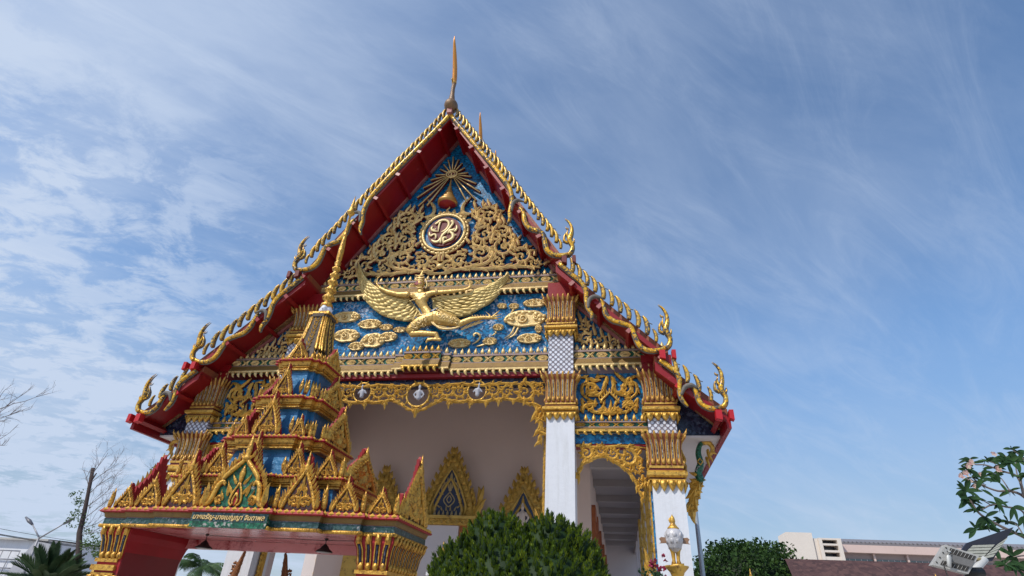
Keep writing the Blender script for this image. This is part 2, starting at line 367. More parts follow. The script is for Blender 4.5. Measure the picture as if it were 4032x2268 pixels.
# floor, inner walls, ceilings
b = MB(); b.box(AX-8.2, AX+8.2, 13.4, 40, 0.004, 0.85); b.box(AX-8.6, AX+8.6, 13.0, 13.39, 0.004, 0.5)
b.build('floor_platform', paint('pale_floor_tiles', (0.68, 0.62, 0.58), (0.60, 0.55, 0.51), 0.5, 0, 2, 0.1), T)
b = MB(); b.box(AX-4.55, AX+4.55, 18.8, 19.1, 0.85, 9.3); b.build('porch_wall', PWHITE, T)
b = MB()
for s in (-1, 1):
    b = MB(); b.box(AX+s*4.55-(0.25 if s > 0 else 0), AX+s*4.55+(0.25 if s < 0 else 0), 19.1, 40, 0.85, 7); b.build('aisle_wall', PWHITE, T)
b = MB(); b.box(AX-6.9, AX+6.9, 40.0, 40.3, 0.85, 7); b.build('end_wall', LWHITE, T)
b = MB()
for s in (-1, 1):
    x0, x1 = sorted((AX+s*4.56, AX+s*6.95)); b.box(x0, x1, 14.25, 40, 6.25, 6.4)
    for k in range(9): b.box(x0, x1, 15.6+k*2.9, 15.9+k*2.9, 6.0, 6.249)
    xx0, xx1 = sorted((AX+s*6.35, AX+s*6.85)); b.box(xx0, xx1, 14.35, 40, 5.62, 5.999)
b.box(AX-4.54, AX+4.54, 14.5, 18.78, 9.31, 9.45)
b.build('ceiling', paint('ceiling_plaster', (0.42, 0.38, 0.37), (0.38, 0.34, 0.34), 0.85, 0, 1, 0.1), T)

def pillar(side, a, z0, z1, y=14.25, hw=0.365):
    x = AX+side*a; m = MB(); m.square([(hw*1.05, z0), (hw*1.05, z0+.3), (hw*1.02, z0+.31), (hw*0.985, z1)], x, y)
    m.build('pillar', WHITE, T)
# petal capital: flared square core, long upright petals, mouldings and hanging teeth
PET_GOLD = paint('capital_gold', (0.62, 0.36, 0.08), (0.48, 0.25, 0.05), 0.42, 0.35, 3, 0.4, (0.30, 0.10, 0.04), 22, 0.6)  # one gold for the petals and corner leaves on every face
PETRED = paint('capital_red_ground', (0.30, 0.09, 0.03), (0.22, 0.05, 0.02), 0.5, 0, 6, 0.3)
MIRROR = mosaic('petal_glass_inlay', [(0, (0.20, 0.15, 0.12)), (0.5, (0.50, 0.44, 0.38)), (1, (0.06, 0.055, 0.06))], 26, None, 0.6, 0.2)
def capital(side, a, zt, z1, zb, hwn=0.37, hwt=0.455, y=14.25, npet=6, parent=None):
    """zt petal tips, z1 petal foot, zb tips of the hanging teeth"""
    x = AX+side*a; P = parent or T
    H = zt-z1; prof = [(hwn+0.035, z1), (hwn+0.005, z1+H*0.08), (hwn, z1+H*0.45), (hwn+0.02, z1+H*0.62), (hwn+(hwt-hwn)*0.6, z1+H*0.80), (hwt, z1+H*0.93)]
    m = MB(); m.square(prof, x, y); cp = m.build('capital', PETRED, P)
    g_ = MB(); q_ = MB(); r_ = MB()
    faces = [((0, -1, 0), (1, 0, 0)), ((1, 0, 0), (0, 1, 0)), ((-1, 0, 0), (0, -1, 0))]
    def out(z):
        for (h0, za), (h1, zc) in zip(prof, prof[1:]):
            if z <= zc: return h0+(h1-h0)*(z-za)/(zc-za)
        return hwt+0.02
    for nn, uu in faces:
        n_, u_ = Vector(nn), Vector(uu)
        for k in range(npet):
            f = (k+0.5)/npet*2-1; pts = []; pin = []
            for j in range(9):
                z = z1+H*(0.04+0.90*j/8); o_ = out(z); pts.append(Vector((x, y, z))+n_*(o_+0.015)+u_*(f*o_*0.97))
            tip = pts[-1]+n_*0.02+Vector((0, 0, H*0.03)); wv = hwn*0.86/npet
            for e in (-1, 1):
                g_.tube([p+u_*(e*wv*(0.62 if j < 6 else 0.62-0.2*(j-5))) for j, p in enumerate(pts)]+[tip], [wv*0.33]*8+[wv*0.25, 0.004], 4, n_, 0.9)
            q_.tube([p+n_*0.004 for p in pts[1:-1]], wv*0.30, 4, n_, 0.8)
            # leaf tip and foot leaf
            g_.tube([pts[-3], pts[-2]+n_*0.02, pts[-1]+n_*0.035, tip+n_*0.01+Vector((0, 0, 0.03))], [wv*0.25, wv*0.8, wv*0.6, 0.004], 5, n_, 0.5)
            g_.tube([pts[0]-Vector((0, 0, .01)), pts[0]+n_*0.03+Vector((0, 0, H*0.05)), pts[1]+n_*0.02+Vector((0, 0, H*0.05))], [wv*0.7, wv*0.8, 0.01], 5, n_, 0.6)
    for sx in (-1, 1):
        for sy in (-1,):
            for dz, L in ((0.80, 0.08), (0.90, 0.11)):
                o_ = hwt-0.01
                r_.tube([(x+sx*(o_-0.02), y+sy*(o_-0.02), z1+H*(dz-0.1)), (x+sx*(o_+L*.7), y+sy*(o_+L*.6), z1+H*dz+0.02), (x+sx*(o_+L), y+sy*(o_+L*.7), z1+H*dz+0.12)], [0.035, 0.03, 0.004], 5)
    g_.build('petal', PET_GOLD, cp); q_.build('glass_inlay', MIRROR, cp); r_.build('corner_leaf', PET_GOLD, cp)
    # mouldings
    zm = z1-0.001; hb = z1-zb
    mm = MB()
    mm.square([(hwn+0.03, zm-0.10*hb), (hwn+0.03, zm)], x, y)
    mm.square([(hwn+0.045, zm-0.20*hb), (hwn+0.10, zm-0.28*hb), (hwn+0.10, zm-0.40*hb), (hwn+0.045, zm-0.47*hb)], x, y)
    mm.square([(hwn+0.05, zm-0.57*hb), (hwn+0.05, zm-0.54*hb)], x, y)
    mm.build('moulding', GOLD, cp)
    dd = MB(); dd.square([(hwn+0.012, zm-0.60*hb), (hwn+0.012, zm-0.001)], x, y); dd.build('dark_band', DRED, cp)
    tt = MB()
    for nn, uu in faces:
        fr = Fr((x, y, 0), uu, (0, 0, 1), nn); hw = hwn+0.01
        for k in range(4):
            aa = -hw+2*hw*(k+0.5)/4; wv = hw/4*1.05; zz_ = zm-0.58*hb
            tt.stroke(fr, [(aa, zz_), (aa, zz_-0.16*hb), (aa, zz_-0.30*hb), (aa, zb)], [wv*0.95, wv*0.98, wv*0.6, 0.004], hw+0.02, 0.5, 6, 0)
            tt.stroke(fr, [(aa, zz_-0.02), (aa, zz_-0.22*hb)], [wv*0.35, 0.01], hw+0.075, 0.6, 5, 0)
            tt.stroke(fr, [(aa+wv, zz_), (aa+wv, zz_-0.16*hb)], [wv*0.3, 0.01], hw+0.05, 0.6, 5, 0)
    tt.build('hanging_teeth', GOLD, cp)
    return cp
for s in (-1, 1):
    pillar(s, 4.04, 0.86, 6.5); pillar(s, 6.60, 0.86, 4.7)
    capital(s, 4.04, 7.40, 6.56, 6.08); capital(s, 4.04, 9.84, 8.95, 8.49)
    capital(s, 6.60, 7.42, 6.54, 6.05); capital(s, 6.60, 5.78, 4.96, 4.36)
    m = MB(); x = AX+s*4.04; m.square([(0.345, 7.1), (0.345, 8.95)], x, 14.25); m.build('tiled_shaft', TILE, T)
    m = MB(); x = AX+s*6.60; m.square([(0.345, 5.4), (0.345, 6.5)], x, 14.25); m.build('tiled_shaft', TILE, T)
    m = MB(); x = AX+s*4.04; m.square([(0.40, 9.6), (0.40, 10.35)], x, 14.35); m.build('red_block', RED, T)
    m = MB(); x = AX+s*6.60; m.square([(0.40, 7.2), (0.40, 7.9)], x, 14.35); m.build('red_block', RED, T)
    # rear pillars along the aisle
    for yy in (18.9, 22.6, 26.3, 30, 33.7):
        m = MB(); m.square([(0.30, 0.86), (0.29, 5.62)], AX+s*6.60, yy); m.build('pillar', LWHITE, T)
    # gilded window frames along the aisle wall, seen edge on
    for yy in (18.95+.35, 21.6, 25.2, 29.8, 34.4):
        m = MB(); xx = AX+s*4.551; x0, x1 = sorted((xx, xx+s*0.13))
        m.box(x0, x1, yy, yy+0.12, 1.6, 4.9); m.box(x0, x1, yy+1.1, yy+1.22, 1.6, 4.9); m.box(x0, x1, yy+0.121, yy+1.099, 4.6, 5.0)
        m.build('aisle_window_frame', paint('orange_gold_frame', (0.42, 0.13, 0.04), (0.3, 0.08, 0.03), 0.5, 0.1, 5, 0.3), T)

# ---- panels of blue glass
b = MB(); f = FA(14.45); b.prism(f, [(-3.72, 11.02), (3.72, 11.02), (0, 17.16)], 0, -0.2); PED = b.build('pediment_panel', BLUE, T)
b = MB(); b.box(AX-3.70, AX+3.70, 14.3, 14.6, 8.2, 10.2); GP = b.build('garuda_panel', BLUEW, T)
for s in (-1, 1):
    b = MB(); b.prism(FA(14.32, s), [(4.40, 8.0), (6.5, 8.0), (4.40, 10.1)], 0, -0.2); b.build('corner_panel', BLUE, T)
for s in (-1, 1):
    BAYP = MB(); x0, x1 = sorted((AX+s*4.38, AX+s*6.25)); BAYP.box(x0, x1, 14.22, 14.5, 6.05, 7.5)
    BAYP.build('bay_panel', BLUE, T); BAYP = MB()
    BAYP.box(x0, x1, 14.14, 14.5, 5.56, 5.80); BAYP.build('blue_strip', BLUE, T)
b = MB(); b.box(AX-3.7, AX+3.7, 14.22, 14.55, 7.24, 7.405); b.build('tiled_lintel', NAVY, T)
b = MB(); b.box(AX-3.7, AX+3.7, 14.04, 14.54, 7.41, 7.52)
for s in (-1, 1):
    x0, x1 = sorted((AX+s*4.4, AX+s*6.25)); b.box(x0, x1, 14.16, 14.54, 5.50, 5.555)
b.build('red_soffit_strip', RED, T)
for s in (-1, 1):
    b = MB(); b.prism(FA(14.2, s), [(6.95, 5.80), (8.03, 5.80), (8.03, 5.95), (6.95, 7.1)], 0, -0.15); b.build('eave_gusset', NAVY, T)

# ---- cornices
def cornice(a0, a1, zt, zb, Y, name='cornice', buds=True, ymul=1.0, parent=None, plainfrac=(0.36, 0.62)):
    """zt: foot of the buds; zb: tips of teeth"""
    H = zt-zb; fr = FA(Y); P = parent or T
    m = MB(); m.cm = 0
    z_fr0, z_fr1 = zt-0.36*H, zt-0.08*H
    # green band + gold frieze
    back = MB(); gold = MB(); pale = MB(); ochre = MB(); grn = MB()
    frieze(gold, back, fr, a0, a1, z_fr0, z_fr1, 0.0)
    pale.box(a0, a1, -0.02, 0.05, z_fr1+0.001, zt, fr); pale.box(a0, a1, -0.02, 0.045, z_fr0-0.03, z_fr0-0.001, fr)
    fr2 = fr
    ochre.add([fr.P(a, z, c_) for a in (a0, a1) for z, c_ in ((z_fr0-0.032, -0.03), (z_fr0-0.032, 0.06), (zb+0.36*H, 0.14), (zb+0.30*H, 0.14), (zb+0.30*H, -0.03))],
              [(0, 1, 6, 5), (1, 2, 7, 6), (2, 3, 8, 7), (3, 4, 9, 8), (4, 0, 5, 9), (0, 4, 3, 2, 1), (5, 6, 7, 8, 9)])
    grn.box(a0+0.004, a1-0.004, -0.03, 0.115, zb+0.245*H, zb+0.297*H, fr)
    teeth_row(gold, fr, a0, a1, zb+0.24*H, 0.24*H, 0.085, 0.20, 0.13)
    if buds: bud_row(gold, fr, a0, a1, zt+0.002, 0.21, 0.062, 0.20, 0.01)
    o = gold.build(name, GOLDP if Y > 13.95 and zt > 7 else GOLD, P)
    back.build('green_band', GREEN, o); pale.build('stone_strip', paint('pink_stone_strip', (0.34, 0.25, 0.22), (0.26, 0.16, 0.14), 0.6, 0, 9, 0.4), o)
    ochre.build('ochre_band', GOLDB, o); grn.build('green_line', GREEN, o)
    return o
cornice(-4.0, 4.0, 10.80, 10.10, 14.2)
for s in (-1, 1): pass
cornice(-3.68, -0.86, 8.10, 7.42, 14.1); cornice(0.84, 3.68, 8.10, 7.42, 14.1)
cornice(-0.86, -0.56, 8.12, 7.45, 14.02); cornice(0.56, 0.84, 8.12, 7.45, 14.02); cornice(-0.56, 0.56, 8.16, 7.49, 13.92)
for s in (-1, 1):
    a0, a1 = sorted((s*4.38, s*6.9)); cornice(a0, a1, 8.15, 7.49, 14.1)
    a0, a1 = sorted((s*4.38, s*6.24)); cornice(a0, a1, 6.12, 5.74, 14.12)
b = MB(); b.box(AX-0.84, AX+0.84, 14.06, 14.3, 7.53, 8.1); b.box(AX-0.54, AX+0.54, 13.96, 14.059, 7.53, 8.12)
b.build('cornice_core', DRED, T)

# ---- pediment frame along the two slopes
for s in (-1, 1):
    f = FA(14.43, s); m = MB(); p0, p1 = (0.0, 17.22), (3.90, 10.90); dx, dz = p1[0]-p0[0], p1[1]-p0[1]; L = sqrt(dx*dx+dz*dz); nx, nz = -dz/L, dx/L
    def par(o0, o1): return [(p0[0]+(0 if True else 0), p0[1]+o0/abs(nx)*0.0+o0*L/abs(dx)*1.0), (p1[0]+nx*o0, p1[1]+nz*o0*-1+0), (p1[0]+nx*o1, p1[1]-nz*o1), (p0[0], p0[1]+o1*L/abs(dx))]
    # simple parallel strips (offset measured upward along z)
    m.prism(f, [(0, 17.14), (3.75, 10.98), (3.86, 10.98), (0, 17.34)], 0.0, 0.10); fo = m.build('pediment_frame', PINK, T)
    m = MB(); m.prism(f, [(0, 17.345), (3.865, 10.98), (4.22, 10.98), (0, 17.92)], -0.1, 0.30); m.build('mosaic_band', BROWNM, fo)
    f = FA(14.28, s); m = MB(); m.prism(f, [(4.5, 9.58), (6.62, 7.55), (6.74, 7.55), (4.5, 9.70)], 0, 0.08); fo = m.build('pediment_frame', PINK, T)
    m = MB(); m.prism(f, [(4.5, 9.705), (6.745, 7.55), (7.1, 7.55), (4.5, 10.05)], -0.1, 0.22); m.build('mosaic_band', BROWNM, fo)
    f = FA(14.16, s); m = MB(); m.prism(f, [(6.9, 6.95), (7.95, 5.92), (8.05, 5.92), (6.9, 7.12)], 0, 0.1); m.build('pediment_frame', BROWNM, T)

# ================================================================== ROOF
TIERS = [((0.0, 17.30), (4.22, 10.42)), ((3.95, 10.42), (6.86, 7.42)), ((6.5, 7.30), (8.08, 5.86))]
def slab(mb, side, p0, p1, y0, y1, th, off=0.0):
    f = FA(0, side); n = 7; top = []; bot = []
    for i in range(n+1):
        t = i/n; sag = -0.10*sin(pi*t)*min(1, (p1[0]-p0[0])/3)*0.5
        x_, z_ = p0[0]+(p1[0]-p0[0])*t, p0[1]+(p1[1]-p0[1])*t+sag+off; bot.append((x_, z_)); top.append((x_, z_+th))
    mb.prism(f, bot+top[::-1], -y0, -y1)
for k, (p0, p1) in enumerate(TIERS):
    Y1 = 19.7
    for s in (-1, 1):
        m = MB(); slab(m, s, p0, p1, 13.24, Y1, 0.10, 0.0); so_ = m.build('roof_soffit', RED, T)
        m = MB(); slab(m, s, p0, p1, 13.30, Y1, 0.19, 0.102); m.build('roof_tiles', CLAYT, T)
        # purlins under the overhang, with pale painted ends
        L = sqrt((p1[0]-p0[0])**2+(p1[1]-p0[1])**2); n = max(1, int(L/1.18)); tx, tz = (p1[0]-p0[0])/L, (p1[1]-p0[1])/L
        for j in range(n+1):
            m = MB(); e = MB(); dd = 0.75+j*(L-0.95)/max(1, n); cx_, cz_ = p0[0]+tx*dd, p0[1]+tz*dd
            q = [(cx_-tx*0.055, cz_-tz*0.055-0.02), (cx_+tx*0.055, cz_+tz*0.055-0.02), (cx_+tx*0.055+tz*0.16, cz_+tz*0.055-tx*0.16-0.02), (cx_-tx*0.055+tz*0.16, cz_-tz*0.055-tx*0.16-0.02)]
            m.prism(FA(0, s), q, -13.16, -14.40); e.prism(FA(0, s), q, -13.155, -13.13)
            m.build('purlin', RED, so_); e.build('purlin_end', REDB if k == 2 else (PINK if s > 0 else RED), so_)
        # red board under the barge
        m = MB(); dx, dz = p1[0]-p0[0], p1[1]-p0[1]
        m.prism(FA(0, s), [(p0[0], p0[1]+0.02), (p1[0], p1[1]+0.02), (p1[0], p1[1]-0.10), (p0[0], p0[1]-0.16)], -13.21, -13.30); m.build('red_fascia', RED, T)
# higher roofs further back with their own ridge finials
b = MB()
for y0, y1, dz in ((17.45, 20.7, 1.0), (20.8, 34, 1.5)):
    for s in (-1, 1): b.prism(FA(0, s), [(0, 17.0+dz), (6.5, 7.4), (6.5, 7.7), (0, 17.3+dz)], -y0, -y1)
b.build('rear_roof', CLAYT, T)
# side eaves: flat pale soffit and red fascia running back
for s in (-1, 1):
    m = MB(); x0, x1 = sorted((AX+s*6.97, AX+s*8.0)); m.box(x0, x1, 14.22, 19.66, 5.74, 5.79); m.build('side_eave_soffit', LWHITE, T)
    m = MB(); x0, x1 = sorted((AX+s*8.001, AX+s*8.10)); m.box(x0, x1, 13.2, 19.7, 5.66, 5.98); m.build('side_eave_fascia', RED, T)

def bandpath(mb, side, pts, r, Y=13.14, flat=0.75, k=4): mb.stroke(FA(Y, side), pts, r, 0.0, flat, 6, k)
T1a = [(0.0, 17.42), (0.24, 16.98), (1.2, 15.51), (1.76, 14.68), (2.24, 13.91), (2.45, 13.47), (2.53, 12.99), (2.48, 12.6), (2.50, 12.3), (2.42, 12.06)]
T1b = [(2.79, 12.72), (2.93, 12.45), (2.97, 12.16), (3.15, 11.86), (3.41, 11.74), (3.57, 11.58), (3.62, 11.32), (3.68, 11.04), (3.84, 10.85), (4.09, 10.78), (4.34, 10.80)]
T2a = [(4.06, 10.50), (4.48, 10.04), (4.69, 9.82), (4.81, 9.53), (4.81, 9.25), (4.85, 8.99), (4.95, 8.79), (4.93, 8.60)]
T2b = [(5.20, 9.26), (5.28, 9.0), (5.33, 8.77), (5.49, 8.58), (5.74, 8.48), (5.96, 8.36), (6.04, 8.12), (6.14, 7.83), (6.32, 7.68), (6.57, 7.66), (6.82, 7.74)]
T3a = [(6.62, 7.40), (6.88, 7.17), (7.01, 7.02), (7.05, 6.85), (7.02, 6.63), (7.04, 6.39), (7.17, 6.18)]
T3b = [(7.36, 6.66), (7.41, 6.5), (7.46, 6.28), (7.60, 6.15), (7.77, 6.12), (7.96, 6.17)]
HOOKS = [[(2.56, 12.56), (2.58, 12.86), (2.72, 12.98), (2.92, 12.90)], [(4.86, 8.95), (4.90, 9.22), (5.06, 9.32), (5.28, 9.24)], [(7.05, 6.45), (7.14, 6.64), (7.30, 6.70), (7.44, 6.62)]]
def fin_mesh():
    """bai raka: banana-shaped fin with a ridge and a dark cement edge"""
    mb = MB(); fr = Fr((0, 0, 0)); c_ = [(0.03, 0), (0.055, 0.12), (0.05, 0.26), (0.01, 0.40), (-0.05, 0.50)]
    mb.cm = 0; mb.stroke(fr, c_, [0.045, 0.056, 0.054, 0.040, 0.006], 0.03, 0.9, 6, 3)
    mb.cm = 1; mb.stroke(fr, c_, [0.062, 0.074, 0.070, 0.052, 0.012], -0.02, 0.6, 5, 3)
    mb.stroke(fr, [(0.05, 0.33), (0.17, 0.27)], 0.012, -0.01, 0.8, 4, 0)
    return mb
FIN0 = {}
def along(pts, d):
    for (x0, z0), (x1, z1) in zip(pts, pts[1:]):
        L = sqrt((x1-x0)**2+(z1-z0)**2)
        if d <= L: return x0+(x1-x0)*d/L, z0+(z1-z0)*d/L
        d -= L
    return None
LINES = [[(0.14, 17.40), (2.62, 13.46), (4.14, 10.98)], [(4.28, 10.36), (5.30, 9.26), (6.66, 7.86)], [(6.82, 7.20), (7.82, 6.26)]]
def hanghong(mb, eb, side, o, sc=1.0):
    """flame-crested finial at a lower gable corner; o = foot"""
    fr = FA(13.12, side); O = lambda p: [(o[0]+x*sc, o[1]+z*sc) for x, z in p]
    body = [(-0.05, -0.02), (0.06, 0.10), (0.10, 0.30), (0.04, 0.46), (0.0, 0.62), (0.07, 0.86), (0.07, 1.10), (-0.02, 1.32), (-0.16, 1.46)]
    rad = [0.13, 0.13, 0.11, 0.13, 0.15, 0.11, 0.085, 0.05, 0.006]
    fl = [([(-0.05, 0.45), (-0.17, 0.55), (-0.16, 0.75), (-0.10, 0.88)], [0.05, 0.07, 0.05, 0.005]),
          ([(-0.02, 0.62), (-0.08, 0.80), (-0.05, 1.0)], [0.05, 0.06, 0.005]),
          ([(0.05, 0.35), (0.15, 0.5), (0.14, 0.62)], [0.05, 0.05, 0.005]),
          ([(-0.02, 1.02), (-0.10, 1.05), (-0.13, 1.12)], [0.03, 0.03, 0.004])]
    for q, c_, m_, k_ in ((1.0, 0.03, mb, 0.8), (1.32, -0.03, eb, 0.45)):
        m_.stroke(fr, O(body), [r*sc*q*0.56 for r in rad], c_, k_, 6, 4)
        for p, r in fl: m_.stroke(fr, O(p), [w_*sc*q*0.6 for w_ in r], c_, k_, 5, 3)
nf = 0
for s in (-1, 1):
    for k, (pa, pb, hk, ln) in enumerate(((T1a, T1b, HOOKS[0], LINES[0]), (T2a, T2b, HOOKS[1], LINES[1]), (T3a, T3b, HOOKS[2], LINES[2]))):
        m = MB(); q = (0.66, 0.56, 0.52)[k]
        bandpath(m, s, pa, [0.125*q, 0.125*q, 0.12*q, 0.12*q, 0.11*q, 0.10*q, 0.09*q, 0.02])
        bandpath(m, s, pb, [0.07*q, 0.11*q, 0.115*q, 0.105*q, 0.11*q, 0.12*q, 0.11*q, 0.10*q])
        O = m.build('bargeboard', BARGE, T)
        m = MB(); bandpath(m, s, pa, [0.155*q, 0.155*q, 0.15*q, 0.15*q, 0.14*q, 0.13*q, 0.12*q, 0.03], 13.20, 0.45); bandpath(m, s, pb, [0.1*q, 0.14*q, 0.145*q, 0.135*q, 0.14*q, 0.15*q, 0.14*q, 0.13*q], 13.20, 0.45)
        bandpath(m, s, hk, [0.03, 0.06, 0.06, 0.02], 13.12, 1.2)
        m.build('cement_edge', EDGE, O)
        L = sum(sqrt((b_[0]-a_[0])**2+(b_[1]-a_[1])**2) for a_, b_ in zip(ln, ln[1:])); n = int(L/(0.270 if k == 0 else 0.290))
        if s not in FIN0:
            fb = fin_mesh(); FIN0[s] = fb.build('roof_fin', [FIN, EDGE], O, (0, 0, 0))
            FIN0[s].parent = O; first = True
        else: first = False
        for j in range(n):
            if k == 2 and j > 5: break
            x_, z_ = along(ln, (j+0.5)*L/n); sc = (0.98, 1.04, 0.92)[k]*random.uniform(0.95, 1.05)*(0.75 if j == n-1 else 1)
            if first: fo = FIN0[s]; first = False
            else: fo = FIN0[s].copy(); COL.objects.link(fo)
            fo.parent = O
            W_ = Vector((AX+s*x_, 13.16, z_-0.06)); fo.location = W_-WORLD['temple_hall']
            fo.scale = (s*sc, sc, sc); fo.rotation_euler = (0, random.uniform(-0.05, 0.05), 0); nf += 1
        m = MB(); e = MB(); foot = (T1b, T2b, T3b)[k][-1]; hanghong(m, e, s, (foot[0]+0.02, foot[1]-0.02), (0.90, 0.86, 0.78)[k])
        h = m.build('corner_finial', BARGE, T); e.build('cement_edge', EDGE, h)
        # red beam ends under the corner finial
        fx, fz = foot; f = FA(0, s)
        for dx, w_ in ((-0.20, 0.14), (0.10, 0.10)):
            m = MB(); m.prism(f, [(fx+dx, fz-0.12), (fx+dx+w_, fz-0.12), (fx+dx+w_, fz-0.36), (fx+dx, fz-0.32)], -13.02, -13.20)
            m.build('beam_end', REDB if k == 2 else DRED if k == 0 else REDB, T)
# cho fa: the horn at the peak
def chofa(y, z, sc, name='ridge_finial', horn=True, mats=None):
    m = MB()
    P = lambda dy, dz: (AX, y-dy*sc, z+dz*sc)
    m.ball(P(0.02, 0.26), 0.26*sc, 0.30*sc, 0.28*sc, 14, 9)
    m.tube([P(0, 0.40), P(0.06, 0.6), P(0.08, 0.85), P(0.10, 1.15), P(0.06, 1.55)], [0.20*sc, 0.12*sc, 0.085*sc, 0.075*sc, 0.085*sc], 8)
    o = m.build(name, paint('weathered_brown_gold', (0.22, 0.12, 0.05), (0.13, 0.08, 0.05), 0.5, 0.2, 5, 0.6), T)
    h = MB(); h.tube(smooth([P(0.05, 1.50), P(0.12, 1.8), P(0.25, 2.2), P(0.48, 2.7), P(0.72, 3.15), P(0.80, 3.45)], 4), [0.105*sc, 0.125*sc, 0.12*sc, 0.10*sc, 0.06*sc, 0.006], 6, (1, 0, 0), 0.8)
    h.build('horn', paint('orange_gold_horn', (0.72, 0.30, 0.04), (0.6, 0.22, 0.03), 0.35, 0.3, 3, 0.3, (0.3, 0.12, 0.04)), o)
    h = MB(); h.tube([P(0.24, 1.38), P(0.34, 1.44), P(0.40, 1.34)], [0.03*sc, 0.04*sc, 0.01], 5); h.ball(P(0.08, 1.52), 0.10*sc, 0.10*sc, 0.06*sc); h.build('collar', GOLD, o)
chofa(13.12, 17.50, 0.98)
chofa(17.4, 18.35, 0.92); chofa(20.75, 19.2, 0.95)
m = MB(); m.prism(FA(13.1), [(-0.09, 17.30), (0.09, 17.30), (0.09, 17.62), (-0.09, 17.62)], -0.02, 0.12); m.build('peak_block', PINK, T)
# ================================================================== RELIEFS ON THE PEDIMENT
def z2(x, y, Y=14.35): return ptz(1300+x/2.415, 500+y/2.415, Y)
def z3(x, y, Y=14.15): return ptz(1250+x/2.415, 1000+y/2.415, Y)
def r2(x, y, Y=14.10): return ptz(1600+x/4.529, 1060+y/4.529, Y)
def m8(x, y, Y=14.25): return ptz(1640+x/8.05, 820+y/8.05, Y)
def ringpts(cx, cz, rx, rz, n=36): return [(cx+rx*cos(2*pi*k/n), cz+rz*sin(2*pi*k/n)) for k in range(n+1)]
# --- sunburst with crown
f = FA(14.36); c0 = (-0.02, 15.42)
m = MB(); bk = MB()
for ex, ey in ((1175, 295), (1225, 320), (1258, 355), (1285, 400), (1315, 445), (1345, 480), (1392, 548), (1430, 628), (1392, 705), (1305, 722),
               (1125, 325), (1085, 368), (1050, 412), (1003, 465), (960, 515), (890, 590), (830, 682), (843, 762), (925, 757)):
    e = z2(ex, ey, 14.30); a = atan2(e[1]-c0[1], e[0]-c0[0]); s0 = (c0[0]+0.20*cos(a), c0[1]+0.20*sin(a))
    m.stroke(f, [s0, e], [0.022, 0.034], 0.12, 0.5, 4, 0); bk.stroke(f, [s0, e], [0.030, 0.045], 0.05, 1.3, 4, 0)
SB = m.build('sunburst', GOLDP, PED); bk.build('backing', DRED, SB)
m = MB(); m.stroke(f, ringpts(*c0, 0.20, 0.16), 0.035, 0.14, 1, 5, 0); m.stroke(f, ringpts(*c0, 0.12, 0.10), 0.02, 0.14, 1, 5, 0)
m.stroke(f, [(c0[0], c0[1]-0.08), (c0[0]-0.01, c0[1]+0.08)], [0.035, 0.02], 0.15, 1, 5, 0); m.build('disc_ring', GOLDP, SB)
m = MB(); m.prism(f, ringpts(*c0, 0.18, 0.14)[:-1], 0.0, 0.13); m.build('red_disc', DRED, SB)
m = MB(); cx = AX-0.04
m.lathe([(0.30, 14.02), (0.36, 14.06), (0.36, 14.16), (0.26, 14.22), (0.28, 14.30), (0.19, 14.38), (0.20, 14.46), (0.13, 14.55), (0.14, 14.62), (0.08, 14.72), (0.085, 14.78), (0.045, 14.90), (0.02, 15.20), (0.005, 15.4)], cx, 14.30, 14)
CRN = m.build('crown', paint('bronze_gold', (0.50, 0.28, 0.08), (0.40, 0.20, 0.05), 0.4, 0.4, 8, 0.4), PED)
m = MB(); m.lathe([(0.05, 13.93), (0.29, 14.0), (0.31, 14.03), (0.31, 14.05)], cx, 14.30, 14); m.build('crown_lining', RED, CRN)
# --- royal cypher medallion
m = MB(); bk = MB(); f = FA(14.40); cc = (-0.02, 12.80)
bk.prism(f, ringpts(cc[0], cc[1], 0.90, 0.92)[:-1], -0.04, 0.06)
inner = MB(); inner.prism(f, ringpts(cc[0]+0.01, cc[1], 0.70, 0.72)[:-1], 0.0, 0.075)
disc = MB(); disc.prism(f, ringpts(cc[0]+0.02, cc[1]+0.0, 0.585, 0.60)[:-1], 0.0, 0.17)
m.stroke(f, ringpts(cc[0], cc[1], 0.74, 0.76), 0.055, 0.12, 0.9, 6, 0); m.stroke(f, ringpts(cc[0], cc[1], 0.84, 0.86, 40), 0.05, 0.08, 0.8, 5, 0)
for k in range(30):
    a = 2*pi*k/30; m.ball(f.P(cc[0]+0.845*cos(a), cc[1]+0.86*sin(a), 0.12), 0.05, 0.04, 0.05, 6, 4)
for k in range(9):
    a = pi*(0.17+0.66*k/8); flame(m, f, cc[0]+0.88*cos(a), cc[1]+0.88*sin(a), a, 0.20, 0.075, 0.3, 0.06)
MD = m.build('medallion', GOLDP, PED); bk.build('backing', DRED, MD); inner.build('blue_ground', BLUE, MD); disc.build('red_ground', DRED, MD)
m = MB(); fc = FA(14.20)
